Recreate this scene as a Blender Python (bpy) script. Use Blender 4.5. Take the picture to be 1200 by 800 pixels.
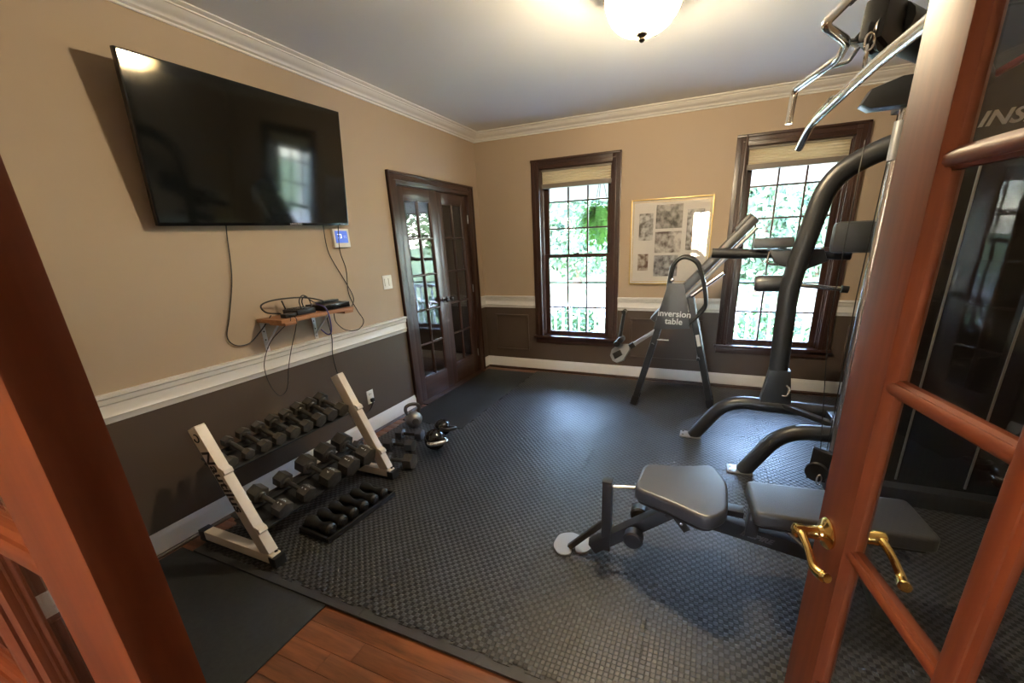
import bpy, bmesh, math, random
from mathutils import Vector, Matrix, noise
random.seed(7)
for o in list(bpy.data.objects): bpy.data.objects.remove(o)
S = bpy.context.scene
COL = S.collection
V = Vector
PI = math.pi

# ------------------------------------------------------------------ camera
FPX, PXX, PXY = 482.0, 622.5, 442.0
YAW, PITCH, ROLL = 0.4076, 0.3149, -0.0386
cam_d = bpy.data.cameras.new('camera')
cam = bpy.data.objects.new('camera', cam_d); COL.objects.link(cam)
fwd = V((-math.sin(YAW)*math.cos(PITCH), math.cos(YAW)*math.cos(PITCH), -math.sin(PITCH)))
rgt = V((math.cos(YAW), math.sin(YAW), 0)); upv = rgt.cross(fwd)
r2 = math.cos(ROLL)*rgt + math.sin(ROLL)*upv
u2 = -math.sin(ROLL)*rgt + math.cos(ROLL)*upv
M = Matrix((r2, u2, -fwd)).transposed().to_4x4()
M.translation = V((2.6245, -4.6774, 1.5434))
cam.matrix_world = M
cam_d.sensor_fit = 'HORIZONTAL'; cam_d.sensor_width = 36.0
cam_d.lens = FPX/1200*36.0
cam_d.shift_x = -(PXX-600)/1200.0
cam_d.shift_y = (PXY-400)/1200.0
cam_d.clip_start = 0.02; cam_d.clip_end = 300
S.camera = cam

# ------------------------------------------------------------------ world, sun, exposure
W = bpy.data.worlds.new('world'); S.world = W; W.use_nodes = True
wn = W.node_tree.nodes; wl = W.node_tree.links
bg = wn['Background']
sky = wn.new('ShaderNodeTexSky'); sky.sky_type = 'NISHITA'; sky.sun_disc = False
sky.sun_elevation = math.radians(48); sky.sun_rotation = math.radians(200)
sky.air_density = 1.0; sky.dust_density = 1.5; sky.ozone_density = 1.0
wl.new(sky.outputs[0], bg.inputs[0]); bg.inputs[1].default_value = 3.0
sd = bpy.data.lights.new('sun', 'SUN'); sd.energy = 1.6; sd.angle = math.radians(0.6); sd.color = (1.0, 0.95, 0.86)
so = bpy.data.objects.new('sun', sd); COL.objects.link(so)
so.rotation_euler = V((0.35, 0.72, -0.9)).to_track_quat('-Z', 'Y').to_euler()
S.view_settings.view_transform = 'Standard'; S.view_settings.look = 'None'
S.view_settings.gamma = 1.0; S.view_settings.use_curve_mapping = False
S.view_settings.exposure = 2.3
LAMP_POWER = 640.0
HALL_POWER = 430.0

# ------------------------------------------------------------------ helpers
def finish(bm, ang=38):
    bmesh.ops.remove_doubles(bm, verts=bm.verts, dist=1e-6)
    bmesh.ops.recalc_face_normals(bm, faces=bm.faces)
    a = math.radians(ang)
    for f in bm.faces: f.smooth = True
    for e in bm.edges:
        e.smooth = len(e.link_faces) == 2 and e.calc_face_angle(0) <= a
    return bm
def wloc(o):
    p = V((0, 0, 0))
    while o is not None:
        p += o.location; o = o.parent
    return p
def obj(name, bm, m, parent=None, world=True, loc=None):
    """one mesh object; the bmesh is in world coordinates unless world=False"""
    finish(bm)
    if world:
        off = wloc(parent) if parent else V(loc or (0, 0, 0))
        bmesh.ops.translate(bm, verts=bm.verts, vec=-off)
    me = bpy.data.meshes.new(name); bm.to_mesh(me); bm.free()
    if m: me.materials.append(m)
    o = bpy.data.objects.new(name, me); COL.objects.link(o)
    if parent: o.parent = parent
    elif loc: o.location = loc
    return o
def tag(o, label=None, cat=None, group=None, kind=None):
    if label: o['label'] = label
    if cat: o['category'] = cat
    if group: o['group'] = group
    if kind: o['kind'] = kind
    return o
def thing(name, label, cat, loc=(0, 0, 0), group=None, kind=None, rot=None):
    o = bpy.data.objects.new(name, None); COL.objects.link(o)
    o.location = loc; o.empty_display_size = 0.05
    if rot: o.rotation_euler = rot
    return tag(o, label, cat, group, kind)
def inst(src, parent=None, loc=None, rot=None, scale=None):
    c = src.copy(); COL.objects.link(c); c.parent = parent
    if loc is not None: c.location = loc
    if rot is not None: c.rotation_euler = rot
    if scale is not None: c.scale = scale
    return c
def NB(): return bmesh.new()
def box(bm, a, b, bev=0, mtx=None):
    a, b = V(a), V(b)
    vs = [bm.verts.new((x, y, z)) for x in (a.x, b.x) for y in (a.y, b.y) for z in (a.z, b.z)]
    idx = [(0,1,3,2),(4,6,7,5),(0,4,5,1),(2,3,7,6),(0,2,6,4),(1,5,7,3)]
    fs = [bm.faces.new([vs[i] for i in q]) for q in idx]
    geo = vs
    if bev > 0:
        es = list({e for f in fs for e in f.edges})
        r = bmesh.ops.bevel(bm, geom=es, offset=bev, segments=2, affect='EDGES', profile=0.6)
        geo = list({v for f in r['faces'] for v in f.verts} | {v for v in vs if v.is_valid})
    if mtx is not None: bmesh.ops.transform(bm, matrix=mtx, verts=geo)
    return bm
def frame_of(d, up=V((0, 0, 1))):
    d = d.normalized()
    if abs(d.dot(up)) > 0.985: up = V((0, 1, 0))
    x = d.cross(up).normalized(); y = x.cross(d).normalized()
    return x, y
def bar(bm, p, q, w, h, bev=0, up=V((0, 0, 1))):
    """box from p to q, w across, h along the up side"""
    p, q = V(p), V(q); d = q-p; L = d.length
    x, y = frame_of(d, up)
    m = Matrix((x, y, d.normalized())).transposed().to_4x4(); m.translation = p
    return box(bm, (-w/2, -h/2, 0), (w/2, h/2, L), bev, m)
def ring_tube(bm, pts, rads, n=12, cap=True, sq=1.0, closed=False):
    pts = [V(p) for p in pts]
    if not isinstance(rads, (list, tuple)): rads = [rads]*len(pts)
    rings = []; N = len(pts); prev = None
    for i, p in enumerate(pts):
        if closed: d = (pts[(i+1) % N]-pts[i-1]).normalized()
        else:
            d = (pts[min(i+1, N-1)]-pts[max(i-1, 0)])
            d = d.normalized() if d.length > 1e-9 else V((0, 0, 1))
        if prev is None: x, y = frame_of(d)
        else:
            x = (prev - d*prev.dot(d))
            x = x.normalized() if x.length > 1e-6 else frame_of(d)[0]
            y = x.cross(d).normalized()
        prev = x
        rings.append([bm.verts.new(p + rads[i]*(math.cos(2*PI*k/n)*x + sq*math.sin(2*PI*k/n)*y)) for k in range(n)])
    for i in range(N if closed else N-1):
        A, B = rings[i], rings[(i+1) % N]
        for k in range(n): bm.faces.new((A[k], A[(k+1) % n], B[(k+1) % n], B[k]))
    if cap and not closed:
        bm.faces.new(rings[0]); bm.faces.new(rings[-1])
    return bm
def fillet(pts, r, n=6):
    pts = [V(p) for p in pts]; out = [pts[0]]
    for i in range(1, len(pts)-1):
        a, b, c = pts[i-1], pts[i], pts[i+1]
        u, w = (a-b), (c-b); t = min(r, u.length*0.49, w.length*0.49)
        A, B = b+u.normalized()*t, b+w.normalized()*t
        for k in range(n+1):
            s = k/n; out.append((1-s)**2*A + 2*s*(1-s)*b + s*s*B)
    out.append(pts[-1]); return out
def spline(pts, n=8):
    pts = [V(p) for p in pts]; out = []
    P = [pts[0]*2-pts[1]] + pts + [pts[-1]*2-pts[-2]]
    for i in range(1, len(P)-2):
        for k in range(n):
            t = k/n; a, b, c, d = P[i-1], P[i], P[i+1], P[i+2]
            out.append(0.5*((2*b)+(c-a)*t+(2*a-5*b+4*c-d)*t*t+(3*b-a-3*c+d)*t**3))
    out.append(pts[-1]); return out
def lathe(bm, prof, n=24, mtx=None, cap=True):
    """prof: (r, z) pairs about z"""
    rings = []; vs_all = []
    for r, z in prof:
        if r < 1e-5:
            v = bm.verts.new((0, 0, z)); rings.append([v]); vs_all.append(v)
        else:
            rr = [bm.verts.new((r*math.cos(2*PI*k/n), r*math.sin(2*PI*k/n), z)) for k in range(n)]
            rings.append(rr); vs_all += rr
    for A, B in zip(rings, rings[1:]):
        if len(A) == 1 and len(B) == 1: continue
        for k in range(n):
            a0, a1 = (A[0], A[0]) if len(A) == 1 else (A[k], A[(k+1) % n])
            b0, b1 = (B[0], B[0]) if len(B) == 1 else (B[k], B[(k+1) % n])
            f = []
            for v in (a0, a1, b1, b0):
                if v not in f: f.append(v)
            if len(f) >= 3: bm.faces.new(f)
    for R in (rings[0], rings[-1]):
        if cap and len(R) > 2: bm.faces.new(R)
    if mtx is not None: bmesh.ops.transform(bm, matrix=mtx, verts=vs_all)
    return bm
def prism(bm, poly, z0, z1, mtx=None, bev=0, seg=2):
    b = [bm.verts.new((x, y, z0)) for x, y in poly]; t = [bm.verts.new((x, y, z1)) for x, y in poly]
    n = len(poly); fs = [bm.faces.new(b), bm.faces.new(t)]
    for k in range(n): fs.append(bm.faces.new((b[k], b[(k+1) % n], t[(k+1) % n], t[k])))
    geo = b+t
    if bev > 0:
        bmesh.ops.recalc_face_normals(bm, faces=fs)
        es = list(set(fs[0].edges) | set(fs[1].edges))
        r = bmesh.ops.bevel(bm, geom=es, offset=bev, segments=seg, affect='EDGES', profile=0.6)
        geo = list({v for f in r['faces'] for v in f.verts} | {v for v in geo if v.is_valid})
    if mtx is not None: bmesh.ops.transform(bm, matrix=mtx, verts=geo)
    return bm
def extr(bm, prof, p, q, out, miter0=0, miter1=0):
    """moulding: prof = (o, z) pairs, o along 'out'; from p to q; miter = how far the ends pull in per unit o"""
    p, q, out = V(p), V(q), V(out); d = (q-p).normalized()
    A = [bm.verts.new(p + out*o + V((0, 0, z)) + d*(miter0*o)) for o, z in prof]
    B = [bm.verts.new(q + out*o + V((0, 0, z)) - d*(miter1*o)) for o, z in prof]
    n = len(prof)
    for k in range(n): bm.faces.new((A[k], A[(k+1) % n], B[(k+1) % n], B[k]))
    bm.faces.new(A); bm.faces.new(B)
    return bm
def axes(o, x, y):
    x = V(x).normalized(); y = V(y).normalized(); z = x.cross(y)
    m = Matrix((x, y, z)).transposed().to_4x4(); m.translation = V(o); return m
def text(name, s, size, m, parent, o, x, y, depth=0.0006, shear=0, bold=0, align='CENTER', sx=1.0):
    """flat lettering with a hair of thickness, at o, reading along x with y up"""
    c = bpy.data.curves.new(name, 'FONT'); c.body = s; c.size = size; c.align_x = align; c.align_y = 'CENTER'
    c.extrude = depth; c.shear = shear; c.offset = bold; c.resolution_u = 3
    t = bpy.data.objects.new(name, c); COL.objects.link(t)
    dg = bpy.context.evaluated_depsgraph_get(); dg.update()
    me = bpy.data.meshes.new_from_object(t.evaluated_get(dg)); bpy.data.objects.remove(t); me.name = name
    me.materials.clear(); me.materials.append(m)
    mt = axes(o, x, y) @ Matrix.Diagonal((sx, 1, 1, 1))
    if parent is not None: mt = Matrix.Translation(-wloc(parent)) @ mt
    me.transform(mt)
    ob = bpy.data.objects.new(name, me); COL.objects.link(ob)
    if parent is not None: ob.parent = parent
    return ob

# ------------------------------------------------------------------ materials
MATS = {}
def newmat(n):
    m = bpy.data.materials.new(n); m.use_nodes = True; MATS[n] = m
    return m, m.node_tree.nodes, m.node_tree.links, m.node_tree.nodes['Principled BSDF']
def mat(n, col, rough=0.5, metal=0.0, nscale=0, namp=0.15, bump=0, bscale=200, spec=0.5, coat=0):
    m, N, L, P = newmat(n)
    P.inputs['Base Color'].default_value = (*col, 1); P.inputs['Roughness'].default_value = rough
    P.inputs['Metallic'].default_value = metal; P.inputs['Specular IOR Level'].default_value = spec
    P.inputs['Coat Weight'].default_value = coat
    if nscale or bump: tc = N.new('ShaderNodeTexCoord')
    if nscale:
        t = N.new('ShaderNodeTexNoise'); t.inputs['Scale'].default_value = nscale; t.inputs['Detail'].default_value = 5
        L.new(tc.outputs['Object'], t.inputs['Vector'])
        r = N.new('ShaderNodeValToRGB'); r.color_ramp.elements[0].position = 0.3; r.color_ramp.elements[1].position = 0.7
        r.color_ramp.elements[0].color = (*[c*(1-namp) for c in col], 1); r.color_ramp.elements[1].color = (*[min(1, c*(1+namp)) for c in col], 1)
        L.new(t.outputs['Fac'], r.inputs[0]); L.new(r.outputs[0], P.inputs['Base Color'])
    if bump:
        t = N.new('ShaderNodeTexNoise'); t.inputs['Scale'].default_value = bscale; t.inputs['Detail'].default_value = 3
        L.new(tc.outputs['Object'], t.inputs['Vector'])
        b = N.new('ShaderNodeBump'); b.inputs['Strength'].default_value = bump; b.inputs['Distance'].default_value = 0.002
        L.new(t.outputs['Fac'], b.inputs['Height']); L.new(b.outputs[0], P.inputs['Normal'])
    return m
def wood(n, c1, c2, rough=0.35, axis=2, scale=18, coat=0.12, stretch=0.06, spec=0.5):
    m, N, L, P = newmat(n); P.inputs['Specular IOR Level'].default_value = spec
    tc = N.new('ShaderNodeTexCoord'); oi = N.new('ShaderNodeObjectInfo')
    mp = N.new('ShaderNodeMapping'); sc = [1, 1, 1]; sc[axis] = stretch; mp.inputs['Scale'].default_value = sc
    ad = N.new('ShaderNodeVectorMath'); ad.operation = 'ADD'
    mu = N.new('ShaderNodeMath'); mu.operation = 'MULTIPLY'; mu.inputs[1].default_value = 37.0
    L.new(oi.outputs['Random'], mu.inputs[0])
    L.new(tc.outputs['Object'], ad.inputs[0]); L.new(mu.outputs[0], ad.inputs[1]); L.new(ad.outputs[0], mp.inputs['Vector'])
    t = N.new('ShaderNodeTexNoise'); t.inputs['Scale'].default_value = scale; t.inputs['Detail'].default_value = 8; t.inputs['Roughness'].default_value = 0.62
    t.inputs['Distortion'].default_value = 0.6
    L.new(mp.outputs[0], t.inputs['Vector'])
    t2 = N.new('ShaderNodeTexNoise'); t2.inputs['Scale'].default_value = scale*9; t2.inputs['Detail'].default_value = 3
    L.new(mp.outputs[0], t2.inputs['Vector'])
    mx = N.new('ShaderNodeMath'); mx.operation = 'MULTIPLY_ADD'; mx.inputs[1].default_value = 0.25
    L.new(t2.outputs['Fac'], mx.inputs[0]); L.new(t.outputs['Fac'], mx.inputs[2])
    r = N.new('ShaderNodeValToRGB'); r.color_ramp.elements[0].position = 0.42; r.color_ramp.elements[1].position = 0.78
    r.color_ramp.elements[0].color = (*c1, 1); r.color_ramp.elements[1].color = (*c2, 1)
    L.new(mx.outputs[0], r.inputs[0]); L.new(r.outputs[0], P.inputs['Base Color'])
    b = N.new('ShaderNodeBump'); b.inputs['Strength'].default_value = 0.12; b.inputs['Distance'].default_value = 0.002
    L.new(mx.outputs[0], b.inputs['Height']); L.new(b.outputs[0], P.inputs['Normal'])
    P.inputs['Roughness'].default_value = rough; P.inputs['Coat Weight'].default_value = coat; P.inputs['Coat Roughness'].default_value = 0.2
    return m
def glass(n, tint=(1, 1, 1), ior=1.5, rough=0.0):
    m, N, L, P = newmat(n); N.remove(P)
    out = [x for x in N if x.type == 'OUTPUT_MATERIAL'][0]
    tr = N.new('ShaderNodeBsdfTransparent'); tr.inputs[0].default_value = (*tint, 1)
    gl = N.new('ShaderNodeBsdfGlossy'); gl.inputs['Roughness'].default_value = rough
    fr = N.new('ShaderNodeFresnel'); ge = N.new('ShaderNodeNewGeometry'); mr = N.new('ShaderNodeMapRange')   # same reflectance on both faces of the thin sheet
    mr.inputs[3].default_value = ior; mr.inputs[4].default_value = 1/ior; L.new(ge.outputs['Backfacing'], mr.inputs[0]); L.new(mr.outputs[0], fr.inputs[0])
    mx = N.new('ShaderNodeMixShader')
    L.new(fr.outputs[0], mx.inputs[0]); L.new(tr.outputs[0], mx.inputs[1]); L.new(gl.outputs[0], mx.inputs[2]); L.new(mx.outputs[0], out.inputs[0])
    return m
def emit(n, col, strength):
    m, N, L, P = newmat(n)
    P.inputs['Base Color'].default_value = (*col, 1)
    P.inputs['Emission Color'].default_value = (*col, 1); P.inputs['Emission Strength'].default_value = strength
    return m
def foam_mat(n, p=0.0195):
    m, N, L, P = newmat(n)
    P.inputs['Base Color'].default_value = (0.028, 0.029, 0.031, 1); P.inputs['Roughness'].default_value = 0.42
    tc = N.new('ShaderNodeTexCoord'); sp = N.new('ShaderNodeSeparateXYZ'); L.new(tc.outputs['Object'], sp.inputs[0])
    def sn(o):
        a = N.new('ShaderNodeMath'); a.operation = 'MULTIPLY'; a.inputs[1].default_value = PI/p; L.new(o, a.inputs[0])
        b = N.new('ShaderNodeMath'); b.operation = 'SINE'; L.new(a.outputs[0], b.inputs[0]); return b.outputs[0]
    mu = N.new('ShaderNodeMath'); mu.operation = 'MULTIPLY'; L.new(sn(sp.outputs[0]), mu.inputs[0]); L.new(sn(sp.outputs[1]), mu.inputs[1])
    mr = N.new('ShaderNodeMapRange'); mr.interpolation_type = 'SMOOTHSTEP'; mr.inputs[1].default_value = -0.22; mr.inputs[2].default_value = 0.3
    L.new(mu.outputs[0], mr.inputs[0])
    b = N.new('ShaderNodeBump'); b.inputs['Strength'].default_value = 0.8; b.inputs['Distance'].default_value = 0.003
    L.new(mr.outputs[0], b.inputs['Height']); L.new(b.outputs[0], P.inputs['Normal'])
    # shade between the raised squares painted in: hollows darker than the tops
    cr = N.new('ShaderNodeValToRGB'); cr.color_ramp.elements[0].color = (0.008, 0.0083, 0.009, 1); cr.color_ramp.elements[1].color = (0.046, 0.047, 0.050, 1)
    L.new(mr.outputs[0], cr.inputs[0])
    nz = N.new('ShaderNodeTexNoise'); nz.inputs['Scale'].default_value = 3.0; nz.inputs['Detail'].default_value = 4
    L.new(tc.outputs['Object'], nz.inputs['Vector'])
    r2_ = N.new('ShaderNodeMapRange'); r2_.inputs[3].default_value = 0.36; r2_.inputs[4].default_value = 0.52
    L.new(nz.outputs['Fac'], r2_.inputs[0]); L.new(r2_.outputs[0], P.inputs['Roughness'])
    L.new(cr.outputs[0], P.inputs['Base Color'])
    return m

TAN = mat('tan wall paint', (0.41, 0.315, 0.225), 0.62, bump=0.12, bscale=260)
BROWN = mat('dark brown wall paint', (0.086, 0.060, 0.043), 0.42, bump=0.08, bscale=260)
CEIL = mat('ceiling paint', (0.85, 0.86, 0.85), 0.8)
WHITE = mat('white trim paint', (0.72, 0.70, 0.67), 0.38)
DARKW = wood('dark stained wood', (0.022, 0.010, 0.0065), (0.062, 0.027, 0.017), 0.34)
DARKWH = wood('dark stained wood across', (0.022, 0.010, 0.0065), (0.062, 0.027, 0.017), 0.34, axis=0)
DARKWY = wood('dark stained wood along', (0.022, 0.010, 0.0065), (0.062, 0.027, 0.017), 0.34, axis=1)
LITW = wood('warm-lit dark stain', (0.090, 0.021, 0.009), (0.180, 0.045, 0.015), 0.5, scale=9, coat=0.0, spec=0.3)  # the dark wood's stain again, warm hall light put into the redder colour
LITWH = wood('warm-lit dark stain across', (0.090, 0.021, 0.009), (0.180, 0.045, 0.015), 0.5, axis=0, scale=9, coat=0.0, spec=0.3)
OAKF = wood('floor oak', (0.060, 0.018, 0.008), (0.235, 0.080, 0.030), 0.32, axis=0, scale=14, coat=0.4, stretch=0.09)
SHELFW = wood('shelf wood', (0.24, 0.10, 0.045), (0.42, 0.20, 0.09), 0.5, axis=1, scale=14, coat=0)
GLASS = glass('window glass')
FOAM = foam_mat('foam mat')
FOAMB = mat('foam border', (0.026, 0.026, 0.028), 0.55, bump=0.2, bscale=500)
RUBBER = mat('rubber mat', (0.013, 0.014, 0.014), 0.62, bump=0.4, bscale=420, nscale=60, namp=0.3)
BLACKP = mat('black plastic', (0.012, 0.012, 0.013), 0.4)
BLACKG = mat('gloss black', (0.006, 0.006, 0.007), 0.12)
BLKMET = mat('black powder coat', (0.020, 0.021, 0.023), 0.38)
VINYL = mat('black vinyl', (0.034, 0.036, 0.041), 0.40, bump=0.25, bscale=350, spec=1.0)
IRON = mat('grey hex iron', (0.085, 0.080, 0.072), 0.42, metal=0.35, nscale=30, namp=0.25)
IRONH = mat('knurled handle', (0.10, 0.097, 0.09), 0.36, metal=0.8, bump=0.5, bscale=900)
RUBHEX = mat('dark dumbbell vinyl', (0.011, 0.011, 0.011), 0.5)
KETTLE = mat('kettlebell grey', (0.28, 0.27, 0.26), 0.34, metal=0.7, nscale=25, namp=0.2)
CHROME = mat('chrome', (0.80, 0.80, 0.79), 0.2, metal=1.0)
DSTEEL = mat('dark steel', (0.13, 0.135, 0.145), 0.28, metal=0.75)
STEEL = mat('grey steel', (0.36, 0.37, 0.38), 0.34, metal=0.6)
BRASS = mat('polished brass', (0.83, 0.58, 0.20), 0.16, metal=1.0)
BRONZE = mat('dark bronze', (0.05, 0.04, 0.035), 0.35, metal=0.8)
CREAM = mat('cream rack paint', (0.74, 0.67, 0.58), 0.4, nscale=12, namp=0.06)
INK = mat('black print', (0.015, 0.015, 0.015), 0.5)
SILVERINK = mat('silver print', (0.62, 0.63, 0.64), 0.4)
GREYINK = mat('grey print', (0.10, 0.10, 0.105), 0.45)
WHITEP = mat('white plastic', (0.74, 0.73, 0.69), 0.4)
RED = mat('red plastic', (0.45, 0.03, 0.035), 0.4)
GOLD = mat('gold frame', (0.55, 0.40, 0.17), 0.35, metal=0.6)
MATB = mat('mat board', (0.62, 0.60, 0.58), 0.8)
SHADE = mat('cellular shade cloth', (0.62, 0.52, 0.38), 0.9)
SHADERAIL = mat('shade rail', (0.20, 0.17, 0.14), 0.5)
PANE_TV = mat('tv screen', (0.004, 0.005, 0.005), 0.07)
FOLI = mat('leaf green', (0.05, 0.115, 0.03), 0.6, nscale=3, namp=0.5)
FOLI2 = mat('pale leaf green', (0.065, 0.125, 0.07), 0.6, nscale=2, namp=0.4)
FERN = mat('fern green', (0.085, 0.25, 0.03), 0.55, nscale=8, namp=0.4)
BARK = mat('bark', (0.10, 0.075, 0.055), 0.9, nscale=20, namp=0.4)
GRASS = mat('lawn', (0.10, 0.145, 0.055), 0.9, nscale=4, namp=0.3)
PORCHW = mat('porch white', (0.74, 0.75, 0.76), 0.5)
PORCHF = mat('porch floor grey', (0.45, 0.45, 0.45), 0.6)
SMOKE = mat('shroud black', (0.012, 0.013, 0.015), 0.16)
BLUESCR = emit('thermostat screen', (0.06, 0.12, 0.45), 0.25)
LEDW = emit('screen digits', (0.9, 0.95, 1.0), 0.3)
MOUNTG = mat('bracket galvanised', (0.62, 0.62, 0.62), 0.4, metal=0.3)
PLANTPOT = mat('basket', (0.09, 0.055, 0.03), 0.8)
SCARLET = mat('purple cable', (0.10, 0.08, 0.28), 0.5)
for k in ('SHADE',):   # shade cloth lets some daylight through
    P = SHADE.node_tree.nodes['Principled BSDF']; P.inputs['Transmission Weight'].default_value = 0.0
    N = SHADE.node_tree.nodes; L = SHADE.node_tree.links
    out = [x for x in N if x.type == 'OUTPUT_MATERIAL'][0]
    tl = N.new('ShaderNodeBsdfTranslucent'); tl.inputs[0].default_value = (0.72, 0.60, 0.42, 1)
    mx = N.new('ShaderNodeMixShader'); mx.inputs[0].default_value = 0.45
    L.new(P.outputs[0], mx.inputs[1]); L.new(tl.outputs[0], mx.inputs[2]); L.new(mx.outputs[0], out.inputs[0])

# ------------------------------------------------------------------ room shell
RW, RD, RH = 4.46, 4.54, 2.74          # width, depth, height; back wall at y=0, left wall at x=0
DY0, DY1 = -4.66, -4.54                # front wall thickness
DX0, DX1 = 1.465, 3.035                # front doorway
ZW = 0.86                              # colour change behind the chair rail
FY0, FY1, FZ = -1.475, -0.255, 2.085   # French door opening in left wall

fl = obj('floor', box(NB(), (-0.1, -8.6, -0.12), (RW+0.1, 0.16, -0.0195)), DARKWH)
tag(fl, 'reddish brown hardwood floor showing beside the mats', 'floor', kind='structure')
pl_len = [0.9, 1.2, 1.5]
pmesh = {}
for L_ in pl_len:
    pmesh[L_] = box(NB(), (0.0006, 0.0006, -0.019), (L_-0.0006, 0.0824, 0), 0.0012)
    o = obj('plank', pmesh[L_], OAKF, world=False); pmesh[L_] = o.data; bpy.data.objects.remove(o)
rows = list(range(int(4.75/0.083)+1))
for r in rows:
    y = -4.70 + r*0.083
    if y > -0.07: break
    x = -0.05 - random.choice([0, 0.4, 0.7])
    while x < RW-0.02:
        L_ = random.choice(pl_len) if y < -3.4 else 1.5
        # planks the mats cover completely are left out
        hid = (-3.6 < y < -0.25 and x > 0.5 and x+L_ < 3.9)
        if not hid:
            o = bpy.data.objects.new('plank', pmesh[L_]); COL.objects.link(o); o.parent = fl; o.location = (x, y, 0)
        x += L_
ce = obj('ceiling', box(NB(), (-0.12, -4.66, RH), (RW+0.12, 0.16, RH+0.12)), CEIL)
tag(ce, 'plain off-white ceiling with crown moulding around it', 'ceiling', kind='structure')

WX = [(0.705, 1.705), (2.755, 3.755)]   # outer casing of the windows
WZ0, WZ1 = 0.41, 2.405
CW = 0.095                              # casing width
def wall(name, label, xs, zs, holes, plane, m, zlo, zhi):
    """wall made of boxes around holes; plane: f(u,v0,v1)->min,max corners"""
    us = sorted({xs[0], xs[1]} | {h[0] for h in holes} | {h[1] for h in holes})
    vs = sorted({zlo, zhi} | {min(max(h[2], zlo), zhi) for h in holes} | {min(max(h[3], zlo), zhi) for h in holes})
    bm = NB()
    for a, b in zip(us, us[1:]):
        for c, d in zip(vs, vs[1:]):
            if d-c < 1e-5: continue
            um, vm = (a+b)/2, (c+d)/2
            if any(h[0] < um < h[1] and h[2] < vm < h[3] for h in holes): continue
            p, q = plane(a, b, c, d); box(bm, p, q)
    return bm
def full_wall(name, label, xs, holes, plane, cat='wall', mu=TAN, ml=BROWN):
    w = obj(name, wall(name, label, xs, None, holes, plane, mu, ZW, RH), mu)
    tag(w, label, cat, kind='structure')
    lo = obj('wainscot', wall(name, label, xs, None, holes, plane, ml, -0.02, ZW), ml, w)
    return w, lo
wh = [(x0+CW-0.005, x1-CW+0.005, WZ0+0.04, WZ1-CW+0.005) for x0, x1 in WX]
wb, wb_lo = full_wall('wall_back', 'tan back wall with two tall windows and dark lower half', (-0.12, RW+0.12), wh,
    lambda a, b, c, d: ((a, 0, c), (b, 0.14, d)))
wlft, wl_lo = full_wall('wall_left', 'tan left wall with television and dark brown lower half', (-4.66, 0.0), [(FY0, FY1, -0.1, FZ)],
    lambda a, b, c, d: ((-0.12, a, c), (0, b, d)))
wr, wr_lo = full_wall('wall_right', 'tan right wall behind the multi gym', (-4.66, 0.0), [],
    lambda a, b, c, d: ((RW, a, c), (RW+0.12, b, d)))
wf, wf_lo = full_wall('wall_front', 'front wall around the wide double doorway', (-0.12, RW+0.12), [(DX0, DX1, -0.1, 2.085)],
    lambda a, b, c, d: ((a, DY0, c), (b, DY1, d)))
# thin raised panel frames on the lower walls
def panel(parent, o, ux, w, h, out):
    bm = NB(); o, ux, out = V(o), V(ux), V(out); up = V((0, 0, 1)); t = 0.022
    for a, b, c, d in ((0, w, 0, t), (0, w, h-t, h), (0, t, t, h-t), (w-t, w, t, h-t)):
        p = o+ux*a+up*c - out*0.002; q = o+ux*b+up*d+out*0.011
        box(bm, (min(p.x, q.x), min(p.y, q.y), p.z), (max(p.x, q.x), max(p.y, q.y), q.z), 0.004)
    return obj('panel_moulding', bm, BROWN, parent)
panel(wb_lo, (0.14, 0, 0.24), (1, 0, 0), 0.46, 0.46, (0, -1, 0))
panel(wb_lo, (1.85, 0, 0.24), (1, 0, 0), 0.76, 0.46, (0, -1, 0))
panel(wb_lo, (3.88, 0, 0.24), (1, 0, 0), 0.46, 0.46, (0, -1, 0))

# crown, chair rail, baseboard
CROWN = [(0, -0.082), (0.010, -0.082), (0.013, -0.076), (0.010, -0.070), (0.017, -0.068), (0.026, -0.064), (0.030, -0.056), (0.040, -0.050), (0.052, -0.046), (0.066, -0.038), (0.077, -0.028), (0.083, -0.022), (0.092, -0.021), (0.092, -0.014), (0.106, -0.012), (0.112, -0.007), (0.117, -0.006), (0.117, 0), (0, 0)]
RAIL = [(0, -0.145), (0.010, -0.145), (0.014, -0.118), (0.020, -0.112), (0.014, -0.104), (0.014, -0.055), (0.022, -0.048), (0.026, -0.022), (0.036, -0.016), (0.036, 0), (0, 0)]
BASE = [(0, 0.02), (0.016, 0.02), (0.016, 0.105), (0.012, 0.118), (0.008, 0.128), (0.006, 0.1375), (0, 0.1375)]
SHOE = [(0, 0), (0.030, 0), (0.028, 0.010), (0.020, 0.018), (0.012, 0.021), (0, 0.021)]
def mould(name, label, cat, prof, z, segs, m=WHITE, pieces='length'):
    """segs: (p, q, out, miter0, miter1)"""
    root = thing(name, label, cat, kind='structure')
    for p, q, out, a, b in segs:
        obj(pieces, extr(NB(), prof, (*p, z), (*q, z), (*out, 0), a, b), m, root)
    return root
mould('trim_1', 'white crown moulding where walls meet the ceiling', 'crown moulding', CROWN, RH,
    [((0, -4.54), (0, 0), (1, 0), 0, 1), ((0, 0), (RW, 0), (0, -1), 1, 1), ((RW, 0), (RW, -4.54), (-1, 0), 1, 0), ((RW, -4.54), (0, -4.54), (0, 1), 1, 1)])
c0, c1 = FY0-0.1, FY1+0.1
mould('trim_2', 'white chair rail along the left wall', 'chair rail', RAIL, 0.932, [((0, -4.54), (0, c0), (1, 0), 0, 0), ((0, c1), (0, 0), (1, 0), 0, 1)])
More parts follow.
